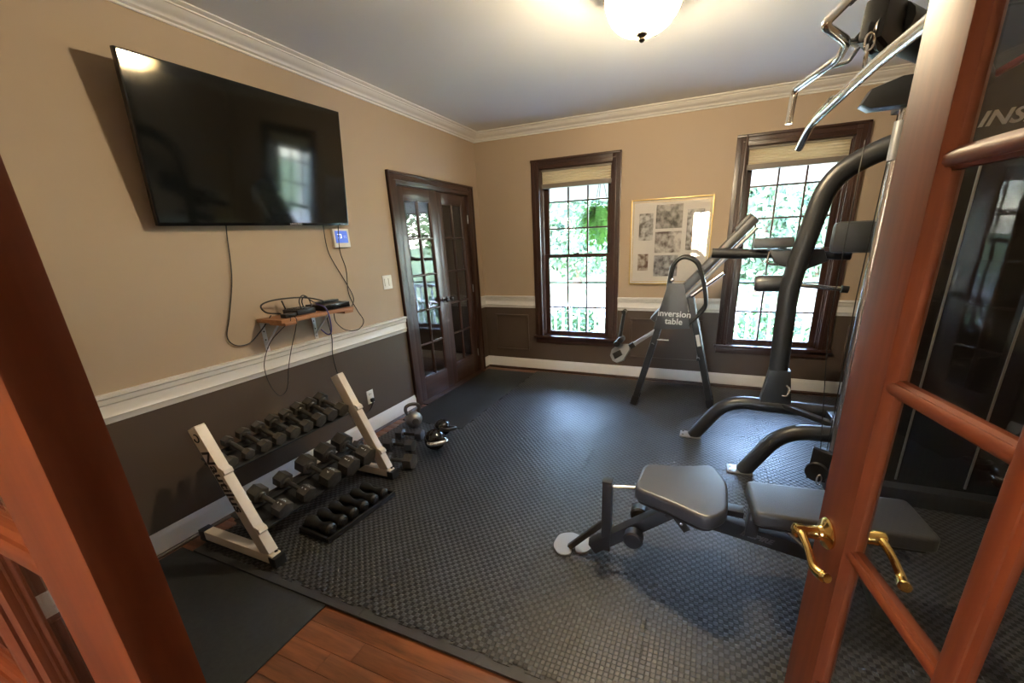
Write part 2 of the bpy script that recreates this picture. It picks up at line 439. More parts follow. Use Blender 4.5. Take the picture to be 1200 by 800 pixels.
mould('trim_3', 'white chair rail along the back wall between the windows', 'chair rail', RAIL, 0.932,
    [((0, 0), (WX[0][0], 0), (0, -1), 1, 0), ((WX[0][1], 0), (WX[1][0], 0), (0, -1), 0, 0), ((WX[1][1], 0), (RW, 0), (0, -1), 0, 1)])
mould('trim_4', 'white chair rail along the right wall', 'chair rail', RAIL, 0.932, [((RW, 0), (RW, -4.54), (-1, 0), 1, 0)])
for nm, lab, segs in (
    ('baseboard_left', 'white baseboard along the left wall', [((0, -4.54), (0, c0), (1, 0), 0, 0), ((0, c1), (0, 0), (1, 0), 0, 1)]),
    ('baseboard_back', 'white baseboard under the two windows', [((0, 0), (RW, 0), (0, -1), 1, 1)]),
    ('baseboard_right', 'white baseboard along the right wall', [((RW, 0), (RW, -4.54), (-1, 0), 1, 0)])):
    r = mould(nm, lab, 'baseboard', BASE, 0, segs)
    for p, q, out, a, b in segs:
        obj('shoe_moulding', extr(NB(), SHOE, (*p, 0), (*q, 0), (*out, 0), a, b), DARKWY if out[0] else DARKWH, r)

# ------------------------------------------------------------------ windows
def ring_frame(bm, x0, x1, z0, z1, w, y0, y1, bev=0.003, wb=None, wt=None):
    wb = wb or w; wt = wt or w
    box(bm, (x0, y0, z0), (x0+w, y1, z1), bev); box(bm, (x1-w, y0, z0), (x1, y1, z1), bev)
    box(bm, (x0+w, y0, z0), (x1-w, y1, z0+wb), bev); box(bm, (x0+w, y0, z1-wt), (x1-w, y1, z1), bev)
def make_window(n, x0, x1, label):
    root = thing('window_%d' % n, label, 'window', (x0, 0, WZ0), kind='structure')
    # casing: stepped profile on four sides
    for nm, p, q in (('casing', (x0, -0.022, WZ0+0.02), (x0+CW, 0.004, WZ1)), ('casing', (x1-CW, -0.022, WZ0+0.02), (x1, 0.004, WZ1)),
                     ('casing', (x0+CW, -0.022, WZ1-CW), (x1-CW, 0.004, WZ1))):
        bm = box(NB(), p, q, 0.003)
        pv, qv = V(p), V(q)
        if nm == 'casing' and qv.x-pv.x < 0.2:
            ox = pv.x if pv.x == x0 else qv.x-0.022
            box(bm, (ox, -0.034, pv.z), (ox+0.022, -0.020, qv.z), 0.004)
            ix = pv.x+0.05 if pv.x == x0 else qv.x-0.062
            box(bm, (ix, -0.027, pv.z), (ix+0.012, -0.020, qv.z-0.03), 0.003)
        else:
            box(bm, (pv.x-CW, -0.034, qv.z-0.022), (qv.x+CW, -0.020, qv.z), 0.004)
            box(bm, (pv.x-0.04, -0.027, pv.z+0.033), (qv.x+0.04, -0.020, pv.z+0.045), 0.003)
        obj(nm, bm, DARKW if qv.x-pv.x < 0.2 else DARKWH, root)
    obj('sill', box(NB(), (x0-0.02, -0.055, WZ0+0.022), (x1+0.02, 0.10, WZ0+0.048), 0.006), DARKWH, root)
    obj('apron', box(NB(), (x0, -0.020, WZ0-0.045), (x1, 0.004, WZ0+0.022), 0.004), DARKWH, root)
    # jamb lining
    bm = NB(); a, b = x0+CW-0.004, x1-CW+0.004
    box(bm, (a, 0, WZ0+0.045), (a+0.012, 0.14, WZ1-CW)); box(bm, (b-0.012, 0, WZ0+0.045), (b, 0.14, WZ1-CW))
    box(bm, (a, 0, WZ1-CW-0.006), (b, 0.14, WZ1-CW+0.006)); obj('jamb', bm, DARKW, root)
    bm = NB(); box(bm, (a+0.012, 0.02, WZ0+0.045), (a+0.024, 0.065, WZ1-CW)); box(bm, (b-0.024, 0.02, WZ0+0.045), (b-0.012, 0.065, WZ1-CW)); obj('stop', bm, DARKW, root)
    g0, g1 = x0+0.161, x1-0.130-0.031
    zmid = 1.388
    for nm, z0, z1, y in (('lower_sash', WZ0+0.048, zmid+0.02, 0.085), ('upper_sash', zmid-0.02, WZ1-CW, 0.122)):
        bm = NB(); gz0 = z0+(0.045 if nm == 'lower_sash' else 0.032); gz1 = z1-(0.032 if nm == 'lower_sash' else 0.045)
        ring_frame(bm, a+0.014, b-0.014, z0, z1, g0-a-0.014, y-0.017, y+0.017, 0.003, gz0-z0, z1-gz1)
        sash = obj(nm, bm, DARKW, root)
        cw = (g1-g0)/3; rh = (gz1-gz0)/3
        for k in (1, 2):
            obj('muntin', box(NB(), (g0+k*cw-0.0085, y-0.012, gz0), (g0+k*cw+0.0085, y+0.012, gz1), 0.003), DARKW, sash)
            obj('muntin', box(NB(), (g0, y-0.011, gz0+k*rh-0.0085), (g1, y+0.011, gz0+k*rh+0.0085), 0.003), DARKWH, sash)
        pane = None
        for i in range(3):
            for j in range(3):
                c = V((g0+(i+0.5)*cw, y, gz0+(j+0.5)*rh))
                if pane is None:
                    pane = obj('pane', box(NB(), (-cw/2, -0.0015, -rh/2), (cw/2, 0.0015, rh/2)), GLASS, sash, world=False)
                    pane.location = c-wloc(sash)
                else: inst(pane, sash, c-wloc(sash))
    bm = NB(); box(bm, (x0+0.47, 0.045, zmid+0.018), (x0+0.53, 0.075, zmid+0.030), 0.004); bar(bm, (x0+0.49, 0.055, zmid+0.03), (x0+0.53, 0.05, zmid+0.036), 0.01, 0.01, 0.002)
    obj('sash_lock', bm, BRONZE, root)
    return root
make_window(1, *WX[0], 'dark wood double-hung window to the left of the framed photos')
make_window(2, *WX[1], 'dark wood double-hung window to the right of the framed photos')
for (x0, x1), lab in zip(WX, ('tan pleated shade drawn up at top of the left window', 'tan pleated shade drawn up at top of the right window')):
    a, b = x0+CW+0.012, x1-CW-0.012
    r = thing('window_shade', lab, 'shade', (x0+0.5, 0.03, 2.11), group='pleated window shades')
    bm = NB(); zs = [2.305-k*0.012 for k in range(13)]
    A = [(zs[k], 0.026+0.006*(k % 2)) for k in range(13)]; B = [(z, 0.058-(y-0.026)) for z, y in reversed(A)]
    poly = A+B
    v0 = [bm.verts.new((a, y, z)) for z, y in poly]; v1 = [bm.verts.new((b, y, z)) for z, y in poly]
    for k in range(len(poly)): bm.faces.new((v0[k], v0[(k+1) % len(poly)], v1[(k+1) % len(poly)], v1[k]))
    obj('pleated_cloth', bm, SHADE, r)
    obj('bottom_rail', box(NB(), (a, 0.018, 2.115), (b, 0.066, 2.161), 0.006), SHADERAIL, r)
    obj('headrail', box(NB(), (a, 0.016, 2.285), (b, 0.068, 2.312), 0.004), SHADERAIL, r)

# ------------------------------------------------------------------ French doors
def munt(w, t=0.0165):
    h = [(-w, -0.005), (-w*0.66, -0.0085), (-w*0.66, -0.0115), (-w*0.34, -t), (w*0.34, -t), (w*0.66, -0.0115), (w*0.66, -0.0085), (w, -0.005)]
    return h + [(x, -y) for x, y in reversed(h)]
def make_leaf(n, label, hinge, dx, w, cols, zb, zt, mw, mh, H=2.06, t=0.036, cols_m=0.043, scale_m=1.0, rows=5):
    """leaf in local coords: s from the hinge along dx, thickness along n=(dx rotated), base at hinge"""
    root = thing('door_%d' % n, label, 'door', hinge, kind='structure', rot=(0, 0, math.atan2(dx[1], dx[0])))
    z0 = 0.012
    def O(nm, bm, m, par=None): return obj(nm, bm, m, par or root, world=False)
    s0, s1 = cols[0][0], cols[-1][1]
    def stile(a, b, inner):
        bm = box(NB(), (a, -t/2, z0), (b, t/2, H), 0.002)
        # sticking: a bevelled bead on the glass side
        e = b if inner > 0 else a
        m = axes((e, 0, zb), (1, 0, 0), (0, 1, 0))
        pr_ = [(0, -t/2+0.001), (inner*0.006, -t/2+0.004), (inner*0.013, -0.006), (inner*0.013, 0.006), (inner*0.006, t/2-0.004), (0, t/2-0.001)]
        prism(bm, pr_, 0, zt-zb, m)
        return O('stile', bm, mw)
    stile(0, s0, 1); stile(s1, w, -1)
    bm = box(NB(), (s0, -t/2, z0), (s1, t/2, zb), 0.002); box(bm, (s0+0.002, -0.012, zb), (s1-0.002, 0.012, zb+0.010), 0.003); O('rail', bm, mh)
    bm = box(NB(), (s0, -t/2, zt), (s1, t/2, H), 0.002); box(bm, (s0+0.002, -0.012, zt-0.010), (s1-0.002, 0.012, zt), 0.003); O('rail', bm, mh)
    sec = munt(0.0215*scale_m); sech = munt(0.0150*scale_m, 0.0150)
    for k in range(len(cols)-1):
        sm = (cols[k][1]+cols[k+1][0])/2
        O('muntin', prism(NB(), sec, zb, zt, axes((sm, 0, 0), (1, 0, 0), (0, 1, 0))), mw)
    rh = (zt-zb)/rows
    for c in cols:
        for k in range(1, rows):
            O('muntin', prism(NB(), sech, c[0]-0.012, c[1]+0.012, axes((0, 0, zb+k*rh), (0, 0, -1), (0, 1, 0))), mh)
        g = None
        for k in range(rows):
            if g is None:
                g = O('pane', box(NB(), (-(c[1]-c[0])/2-0.004, -0.0015, -rh/2), ((c[1]-c[0])/2+0.004, 0.0015, rh/2)), GLASS); g.location = ((c[0]+c[1])/2, 0, zb+(k+.5)*rh)
            else: inst(g, root, ((c[0]+c[1])/2, 0, zb+(k+.5)*rh))
    return root
def leaf_hinges(root, zs, m, side):
    for z in zs:
        bm = NB(); ring_tube(bm, [(0.0, side, z-0.045), (0.0, side, z+0.045)], 0.007, 10)
        obj('hinge', bm, m, root, world=False)
# far French doors in left wall (closed), hall face toward the room
FW = (FY1-FY0)/2
fc = [(0.105, 0.105+0.185), (0.105+0.185+0.03, 0.105+0.40)]
d1 = make_leaf(1, 'dark wood French door leaf nearer the television, reflecting the window', (-0.03, FY0+0.002, 0), (0, 1), FW-0.004, [(0.11, 0.29), (0.315, 0.495)], 0.245, 1.97, DARKW, DARKWH, 2.075, scale_m=0.7)
d2 = make_leaf(2, 'dark wood French door leaf beside the room corner', (-0.03, FY1-0.002, 0), (0, -1), FW-0.004, [(0.11, 0.29), (0.315, 0.495)], 0.245, 1.97, DARKW, DARKWH, 2.075, scale_m=0.7)
d1.rotation_euler.z -= math.radians(2.0)      # not quite latched
for d, s in ((d1, -1), (d2, 1)):
    leaf_hinges(d, (0.25, 1.05, 1.83), BRONZE if s < 0 else STEEL, s*0.022)
    bm = NB(); lathe(bm, [(0.0, 0), (0.026, 0), (0.026, 0.006), (0.010, 0.010), (0.009, 0.035), (0.016, 0.040), (0.026, 0.052), (0.024, 0.066), (0.012, 0.074), (0, 0.075)], 16,
        axes((FW-0.055, s*0.018, 1.0), (0, 0, 1), (1*s, 0, 0)) if s < 0 else axes((FW-0.055, s*0.018, 1.0), (0, 0, 1), (1, 0, 0)))
    obj('knob', bm, BRONZE, d, world=False)
tr = thing('trim_5', 'dark stained casing around the French doors in the left wall', 'door casing', kind='structure')
def casing_y(root, ya, yb, zt, x, out, w=0.1):
    for y0 in (ya-w, yb):
        bm = box(NB(), (min(x, x+out*0.02), y0, 0), (max(x, x+out*0.02), y0+w, zt+w), 0.003)
        yy = y0 if y0 < ya else y0+w-0.02
        box(bm, (min(x, x+out*0.032), yy, 0), (max(x, x+out*0.032), yy+0.02, zt+w), 0.004)
        obj('casing', bm, DARKW, root)
    bm = box(NB(), (min(x, x+out*0.021), ya, zt), (max(x, x+out*0.021), yb, zt+w), 0.003)
    box(bm, (min(x, x+out*0.033), ya-w, zt+w-0.02), (max(x, x+out*0.033), yb+w, zt+w), 0.004)
    box(bm, (min(x, x+out*0.027), ya-0.03, zt+0.03), (max(x, x+out*0.027), yb+0.03, zt+0.045), 0.004)
    obj('casing', bm, DARKWY, root)
casing_y(tr, FY0, FY1, FZ, 0, 1)
bm = NB(); box(bm, (-0.12, FY0-0.001, 0), (0.001, FY0+0.001, FZ)); box(bm, (-0.12, FY1-0.001, 0), (0.001, FY1+0.001, FZ)); box(bm, (-0.12, FY0, FZ-0.008), (0.001, FY1, FZ+0.002))
obj('jamb', bm, DARKW, tr)
obj('threshold', box(NB(), (-0.12, FY0, -0.015), (0.075, FY1, 0.010), 0.004), DARKWY, tr)
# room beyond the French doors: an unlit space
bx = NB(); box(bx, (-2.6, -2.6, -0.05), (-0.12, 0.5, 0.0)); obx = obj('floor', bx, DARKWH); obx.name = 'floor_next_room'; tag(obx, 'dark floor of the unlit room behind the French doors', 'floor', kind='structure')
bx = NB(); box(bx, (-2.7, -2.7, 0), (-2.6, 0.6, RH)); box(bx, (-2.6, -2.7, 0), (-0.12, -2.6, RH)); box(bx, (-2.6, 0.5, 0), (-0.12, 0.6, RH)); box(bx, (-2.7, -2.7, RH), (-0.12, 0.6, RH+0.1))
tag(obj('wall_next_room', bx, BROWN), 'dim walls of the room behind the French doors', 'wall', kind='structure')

# near doors: left leaf shut, right leaf swung into the room
LW = 0.78
d3 = make_leaf(3, 'closed reddish wood French door leaf at the left edge, its edge in shadow', (2.247-LW, -4.569, 0), (1, 0), LW,
    [(0.145, 0.403), (0.446, LW-0.105)], 0.285, 1.97, LITW, LITWH, 2.06)
ang = math.radians(180+100.62)
ddir = V((-0.1843, 0.9829, 0)).normalized(); latch = V((2.888, -3.757, 0)); nrm = V((ddir.y, -ddir.x, 0))
hinge = latch - ddir*LW + nrm*0.018
d4 = make_leaf(4, 'open reddish wood French door leaf with brass lever at the right edge', hinge, (ddir.x, ddir.y), LW,
    [(0.145, 0.403), (0.446, LW-0.105)], 0.285, 1.97, LITW, LITWH, 2.06)
leaf_hinges(d4, (0.25, 1.05, 1.83), BRASS, -0.022)
def lever(root, s, z, side):
    h = obj('lever_handle', lathe(NB(), [(0, 0), (0.031, 0), (0.032, 0.004), (0.028, 0.009), (0.018, 0.012), (0.015, 0.016), (0.014, 0.022), (0.0125, 0.042), (0.0145, 0.046), (0.0145, 0.062), (0.010, 0.066), (0, 0.067)], 28,
        axes((s, side*0.018, z), (1, 0, 0), (0, 0, 1)) if side < 0 else axes((s, side*0.018, z), (0, 0, 1), (1, 0, 0))), BRASS, root, world=False)
    y = side*(0.018+0.054)
    pts = spline([(s+0.004, y, z), (s-0.02, y, z+0.001), (s-0.05, y, z-0.006), (s-0.078, y, z-0.020), (s-0.098, y*1.0-side*0.006, z-0.022), (s-0.112, y-side*0.010, z-0.016)], 6)
    n = len(pts); rad = [0.0105 - 0.0035*math.sin(PI*min(1, k/(n*0.75))) - (0.002 if k > n*0.9 else 0) for k in range(n)]
    obj('lever', ring_tube(NB(), pts, rad, 12), BRASS, h, world=False)
    return h
lever(d4, LW-0.045, 0.955, 1); lever(d4, LW-0.045, 0.955, -1)
# doorway jamb and casing on the room side
tr = thing('trim_6', 'reddish wood jamb and casing of the doorway beside the camera', 'door casing', kind='structure')
for x in (DX0-0.001, DX1-0.001):
    obj('jamb', box(NB(), (x-0.001, DY0-0.01, 0), (x+0.001, DY1+0.005, 2.085)), LITW, tr)
for x in (DX0-0.1, DX1):
    obj('casing', box(NB(), (x, DY1-0.001, 0), (x+0.1, DY1+0.02, 2.185), 0.003), LITW, tr)
    obj('casing', box(NB(), (x, DY0-0.02, 0), (x+0.1, DY0+0.001, 2.185), 0.003), LITW, tr)
obj('head_casing', box(NB(), (DX0, DY1-0.001, 2.085), (DX1, DY1+0.02, 2.185), 0.003), LITWH, tr)
obj('head_casing', box(NB(), (DX0, DY0-0.02, 2.085), (DX1, DY0+0.001, 2.185), 0.003), LITWH, tr)

# ------------------------------------------------------------------ hall behind the camera
bm = NB(); box(bm, (-0.2, -8.7, 0), (-0.1, -4.66, RH)); tag(obj('wall_hall_left', bm, TAN), 'tan wall of the hall behind the camera, left side', 'wall', kind='structure')
bm = NB(); box(bm, (RW+0.1, -8.7, 0), (RW+0.2, -4.66, RH)); tag(obj('wall_hall_right', bm, TAN), 'tan wall of the hall behind the camera, right side', 'wall', kind='structure')
bm = NB(); box(bm, (-0.2, -8.7, RH), (RW+0.2, -4.66, RH+0.1)); tag(obj('ceiling_hall', bm, CEIL), 'hall ceiling behind the camera', 'ceiling', kind='structure')
hx0, hx1, hz0, hz1 = 1.99, 2.55, 0.95, 2.25
bm = wall('', '', (-0.2, RW+0.2), None, [(hx0, hx1, hz0, hz1)], lambda a, b, c, d: ((a, -8.7, c), (b, -8.6, d)), TAN, 0, RH)
tag(obj('wall_hall_front', bm, TAN), 'far tan wall of the hall behind the camera with a window', 'wall', kind='structure')
r = thing('window_3', 'hall window behind the camera', 'window', ((hx0+hx1)/2, -8.65, hz0), kind='structure')
bm = NB(); ring_frame(bm, hx0, hx1, hz0, hz1, 0.06, -8.68, -8.62); obj('sash', bm, DARKW, r)
bm = NB(); box(bm, ((hx0+hx1)/2-0.01, -8.66, hz0), ((hx0+hx1)/2+0.01, -8.64, hz1)); obj('muntin', bm, DARKW, r)
for k in (1, 2, 3): obj('muntin', box(NB(), (hx0, -8.66, hz0+k*0.36), (hx1, -8.64, hz0+k*0.36+0.02)), DARKW, r)
obj('pane', box(NB(), (hx0+0.05, -8.652, hz0+0.05), (hx1-0.05, -8.649, hz1-0.05)), GLASS, r)
for k in range(12):
    pass
def ceiling_fixture(name, label, x, y, power, col, drop=0.30, R=0.178, group=None):
    r = thing(name, label, 'lamp', (x, y, RH), group=group)
    T = lambda z: z
    obj('canopy', lathe(NB(), [(0, RH), (0.075, RH), (0.078, RH-0.012), (0.055, RH-0.028), (0.02, RH-0.036), (0.012, RH-0.05), (0.012, RH-0.10), (0, RH-0.10)], 28, Matrix.Translation((x, y, 0))), BRONZE, r)
    zt = RH-0.125; zb = RH-drop+0.028
    prof = [(R*math.cos(t)**0.85 if t < PI/2-0.01 else 0.0, zt-(zt-zb)*math.sin(t)) for t in [k*PI/2/14 for k in range(15)]]
    bm = lathe(NB(), prof, 48, Matrix.Translation((x, y, 0)), cap=False)
    gm, N, L, P = newmat('lamp glass '+name)
    P.inputs['Base Color'].default_value = (0.85, 0.72, 0.42, 1); P.inputs['Roughness'].default_value = 0.3
    P.inputs['Emission Color'].default_value = (1.0, 0.74, 0.32, 1); P.inputs['Emission Strength'].default_value = 0.3
    out = [q for q in N if q.type == 'OUTPUT_MATERIAL'][0]
    tr_ = N.new('ShaderNodeBsdfTransparent'); tr_.inputs[0].default_value = (1.0, 0.92, 0.74, 1)
    m2 = N.new('ShaderNodeMixShader'); m2.inputs[0].default_value = 0.45
    L.new(P.outputs[0], m2.inputs[1]); L.new(tr_.outputs[0], m2.inputs[2]); L.new(m2.outputs[0], out.inputs[0])
    obj('uplight_blocker', lathe(NB(), [(0.012, RH-0.112), (R*0.98, RH-0.116), (R*1.0, RH-0.122), (R*0.99, RH-0.108), (0.09, RH-0.085), (0.012, RH-0.080)], 32, Matrix.Translation((x, y, 0))), WHITEP, r)  # added pan, unseen: keeps the bulbs' direct light off the ceiling
    bmat = emit('bulb '+name, col, power)
    for s_ in (-1, 1):
        obj('bulb', lathe(NB(), [(0, -0.045), (0.018, -0.042), (0.030, -0.022), (0.032, 0.0), (0.024, 0.024), (0.013, 0.040), (0, 0.042)], 20, axes((x+s_*0.075, y, RH-0.175), (0, 1, 0), (0, 0, 1))), bmat, r)
    bowl = obj('bowl', bm, gm, r)
    bm = NB()
    for k in range(8):
        a = 2*PI*(k+0.3)/8
        ring_tube(bm, [(x+(pr+0.002)*math.cos(a), y+(pr+0.002)*math.sin(a), z) for pr, z in prof], 0.0022, 6)
    obj('rib', bm, BRONZE, bowl)
    obj('rim', ring_tube(NB(), [(x+(R+0.004)*math.cos(2*PI*k/40), y+(R+0.004)*math.sin(2*PI*k/40), zt+0.001) for k in range(40)], 0.005, 8, closed=True), BRONZE, r)
    obj('rod', ring_tube(NB(), [(x, y, RH-0.05), (x, y, zb)], 0.005, 8), BRONZE, r)
    obj('finial', lathe(NB(), [(0, zb+0.012), (0.026, zb+0.010), (0.027, zb), (0.016, zb-0.006), (0.012, zb-0.014), (0.016, zb-0.02), (0.009, zb-0.028), (0, zb-0.032)], 20, Matrix.Translation((x, y, 0))), BRONZE, r)
    return r
ceiling_fixture('ceiling_light', 'lit cream glass bowl ceiling light with bronze finial', 2.23, -2.27, LAMP_POWER, (1.0, 0.88, 0.73))
ceiling_fixture('ceiling_light', 'lit glass bowl light on the hall ceiling behind the camera', 1.55, -5.35, HALL_POWER, (1.0, 0.60, 0.25))

# ------------------------------------------------------------------ floor mats
PT = 0.59; MX0, MY0 = 0.15, -3.66; MT = 0.014
def edge_pts(n=9, amp=0.011):
    """jigsaw edge from 0 to PT: list of (along, offset)"""
    p = [(0, 0)]; w = PT/n
    for k in range(n):
        a = k*w; s = amp if k % 2 == 0 else -amp
        if k in (0, n-1): continue
        f = 0.14*w
        p += [(a+f, 0), (a-f*0.4, s), (a+w+f*0.4, s), (a+w-f, 0)]
    return p
EP = edge_pts()
def tile_poly():
    o = []
    o += [(a, d) for a, d in EP]                         # bottom
    o += [(PT+d, a) for a, d in EP]                      # right
    o += [(PT-a, PT+e) for a, e in [(PT-a2, d2) for a2, d2 in reversed(EP[1:])] + []][:0]
    top = [(PT, 0)] + [(a, d) for a, d in reversed(EP[1:])]
    o += [(a, PT+d) for a, d in top]
    left = [(PT, 0)] + [(a, d) for a, d in reversed(EP[1:])]
    o += [(d, a) for a, d in left]
    return o
root = thing('foam_mat', 'black interlocking foam tile mat with woven texture covering the gym floor', 'mat', (MX0, MY0, 0.0))
tp = [((x-PT/2)*0.9975, (y-PT/2)*0.9975) for x, y in tile_poly()]
tmesh = None
for i in range(7):
    for j in range(6):
        if i == 0 and j > 2: continue
        c = V((MX0+(i+0.5)*PT, MY0+(j+0.5)*PT, 0.0005))
        if tmesh is None:
            bm = prism(NB(), tp, 0, MT-0.0005); bmesh.ops.triangulate(bm, faces=[f for f in bm.faces if len(f.verts) > 4])
            t0 = obj('tile', bm, FOAM, root, world=False); t0.location = c-wloc(root); tmesh = t0
        else:
            t1 = inst(tmesh, root, c-wloc(root)); t1.location.z += random.uniform(-0.0003, 0.0004)
            t1.rotation_euler.z = random.choice([0, 0, PI]) if 0 else 0
for i in range(7):
    poly = [(a, d) for a, d in EP] + [(PT, 0)] + [(PT, -0.045), (0, -0.045)]
    poly = [((a-PT/2)*0.998, d) for a, d in poly]
    poly = [(a, d-0.0018) for a, d in poly]
    bm = prism(NB(), poly, 0, MT-0.001); bmesh.ops.triangulate(bm, faces=[f for f in bm.faces if len(f.verts) > 4])
    b_ = obj('border_strip', bm, FOAMB, root, world=False); b_.location = V((MX0+(i+0.5)*PT, MY0, 0.0005))-wloc(root)
tag(obj('rubber_mat', box(NB(), (0.05, -4.50, 0.0005), (1.14, MY0-0.048, 0.008), 0.002), RUBBER, loc=(0.6, -4.1, 0)), 'flat black rubber mat on the wood floor below the dumbbell rack, near the closed door', 'mat')
tag(obj('rubber_mat', box(NB(), (0.078, MY0+3*PT+0.016, 0.0005), (MX0+PT-0.016, -0.17, 0.008), 0.002), RUBBER, loc=(0.4, -1.0, 0)), 'flat dark rubber mat in front of the dark French doors', 'mat')

# ------------------------------------------------------------------ television
tvT = (V((0.165, -3.381, 2.421)), V((0.165, -2.141, 2.462))); tvB = (V((0.07, -3.388, 1.694)), V((0.07, -2.150, 1.716)))
ux = ((tvT[1]-tvT[0])+(tvB[1]-tvB[0])).normalized(); uy = ((tvT[0]-tvB[0])+(tvT[1]-tvB[1])).normalized()
uz = ux.cross(uy).normalized(); uy = uz.cross(ux).normalized()
tc = (tvT[0]+tvT[1]+tvB[0]+tvB[1])/4; TWd, THt = 1.238, 0.738
root = thing('television', 'large flat black television mounted tilted on the left wall', 'television', (tc.x, tc.y, tc.z-0.36))
mt = axes(tc, ux, uy)
bm = box(NB(), (-TWd/2, -THt/2, -0.030), (TWd/2, THt/2, -0.003), 0.004, mt); obj('bezel', bm, BLACKG, root)
obj('screen', box(NB(), (-TWd/2+0.008, -THt/2+0.018, -0.006), (TWd/2-0.008, THt/2-0.008, -0.0015), 0, mt), PANE_TV, root)
bm = box(NB(), (-TWd/2*0.62, -THt/2*0.75, -0.060), (TWd/2*0.62, THt/2*0.55, -0.028), 0.012, mt); obj('rear_housing', bm, BLACKP, root)
bm = NB()
bar(bm, tc+ux*-0.2-uz*0.06+uy*0.15, V((0.022, tc.y-0.2, tc.z+0.12)), 0.03, 0.03); bar(bm, tc+ux*0.2-uz*0.06+uy*0.15, V((0.022, tc.y+0.2, tc.z+0.12)), 0.03, 0.03)
box(bm, (0.003, tc.y-0.3, tc.z-0.15), (0.02, tc.y+0.3, tc.z+0.18)); obj('wall_bracket', bm, BLKMET, root)
text('logo', 'SAMSUNG', 0.016, SILVERINK, root, tc+ux*0.165-uy*(THt/2-0.009)-uz*0.0015, ux, uy, 0.0005, sx=1.25)
obj('status_light', box(NB(), (0.555-0.02, -THt/2+0.004, -0.003), (0.555+0.02, -THt/2+0.012, -0.0010), 0.001, mt), GREYINK, root)

def cord(label, pts, r=0.0033, m=BLACKP, name='cable', cat='cable', group='cables on the left wall', n=8):
    p = spline(pts, n)
    o = obj(name, ring_tube(NB(), p, r, 7), m, loc=tuple(p[0]))
    return tag(o, label, cat, group)
cord('black cable hanging from the television to the left end of the wall shelf', [(0.02, -3.00, 1.78), (0.012, -3.018, 1.66), (0.010, -3.05, 1.42), (0.010, -3.12, 1.2), (0.012, -3.165, 1.08), (0.014, -3.13, 1.02), (0.016, -3.05, 1.015), (0.02, -2.97, 1.07), (0.04, -2.93, 1.12), (0.06, -2.90, 1.166)])
cord('black cable curling from the thermostat past the right end of the shelf', [(0.02, -2.33, 1.75), (0.020, -2.335, 1.60), (0.014, -2.31, 1.50), (0.012, -2.22, 1.33), (0.012, -2.16, 1.20), (0.012, -2.17, 1.14), (0.04, -2.26, 1.10), (0.08, -2.40, 1.175)])
cord('black cable looping below the right end of the shelf', [(0.03, -2.20, 1.75), (0.026, -2.225, 1.55), (0.02, -2.19, 1.40), (0.014, -2.20, 1.22), (0.012, -2.14, 1.08), (0.042, -2.12, 0.985), (0.043, -2.20, 0.93), (0.043, -2.32, 0.955), (0.05, -2.40, 1.03), (0.10, -2.45, 1.12)])
cord('black power cord running from the shelf down to the wall outlet', [(0.08, -2.50, 1.125), (0.05, -2.47, 1.03), (0.044, -2.46, 0.92), (0.03, -2.47, 0.78), (0.014, -2.44, 0.61), (0.012, -2.39, 0.43), (0.012, -2.33, 0.27), (0.014, -2.25, 0.215), (0.016, -2.18, 0.225), (0.03, -2.145, 0.29)])
cord('thin black cable dangling in a loop from the middle of the shelf', [(0.14, -2.87, 1.165), (0.235, -2.865, 1.15), (0.22, -2.87, 1.08), (0.16, -2.885, 0.95), (0.10, -2.89, 0.82), (0.055, -2.89, 0.70), (0.05, -2.92, 0.645), (0.05, -2.97, 0.645), (0.05, -3.01, 0.74), (0.06, -3.02, 0.87), (0.10, -2.98, 1.0), (0.16, -2.93, 1.08), (0.236, -2.905, 1.14), (0.19, -2.88, 1.168)], 0.0022)
cord('short purple cable hanging over the front of the wall shelf', [(0.14, -2.62, 1.20), (0.22, -2.63, 1.185), (0.25, -2.63, 1.15), (0.24, -2.615, 1.07), (0.21, -2.60, 1.00), (0.17, -2.60, 0.985), (0.13, -2.61, 1.02)], 0.0045, SCARLET)
cord('black cable coiled over the devices on the shelf', [(0.10, -2.86, 1.17), (0.08, -2.94, 1.19), (0.06, -2.95, 1.235), (0.08, -2.88, 1.258), (0.12, -2.76, 1.26), (0.14, -2.66, 1.245), (0.15, -2.58, 1.22), (0.13, -2.54, 1.205)], 0.005)
cord('black cable looped upright behind the router on the shelf', [(0.12, -2.72, 1.17), (0.13, -2.735, 1.235), (0.13, -2.70, 1.268), (0.13, -2.66, 1.24), (0.14, -2.66, 1.18), (0.16, -2.72, 1.175), (0.16, -2.74, 1.23), (0.16, -2.71, 1.26), (0.15, -2.64, 1.215), (0.15, -2.58, 1.205)], 0.004)

# ------------------------------------------------------------------ wall shelf and devices
root = thing('wall_shelf', 'small wooden shelf on two white metal brackets below the television', 'shelf', (0.0, -2.67, 0.95))
obj('board', box(NB(), (0.004, -2.965, 1.128), (0.235, -2.385, 1.150), 0.002), SHELFW, root)
for y in (-2.90, -2.43):
    obj('cleat', box(NB(), (0.10, y-0.05, 1.112), (0.242, y+0.03, 1.129), 0.002), SHELFW, root)
for y in (-2.935, -2.555):
    bm = box(NB(), (0.001, y-0.014, 0.935), (0.006, y+0.014, 1.128), 0.001); box(bm, (0.001, y-0.012, 1.122), (0.20, y+0.012, 1.128), 0.001)
    b_ = obj('bracket', bm, MOUNTG, root)
    obj('brace', bar(NB(), (0.006, y, 0.975), (0.165, y, 1.122), 0.014, 0.005, 0.001), MOUNTG, b_)
    for z in (0.955, 1.01, 1.065):
        obj('screw', lathe(NB(), [(0, 0.003), (0.004, 0.002), (0.005, 0)], 8, axes((0.006, y, z), (0, 1, 0), (0, 0, 1))), BLACKP, b_)
root = thing('cable_box', 'slim black set-top box on the right half of the shelf', 'device', (0.13, -2.50, 1.151))
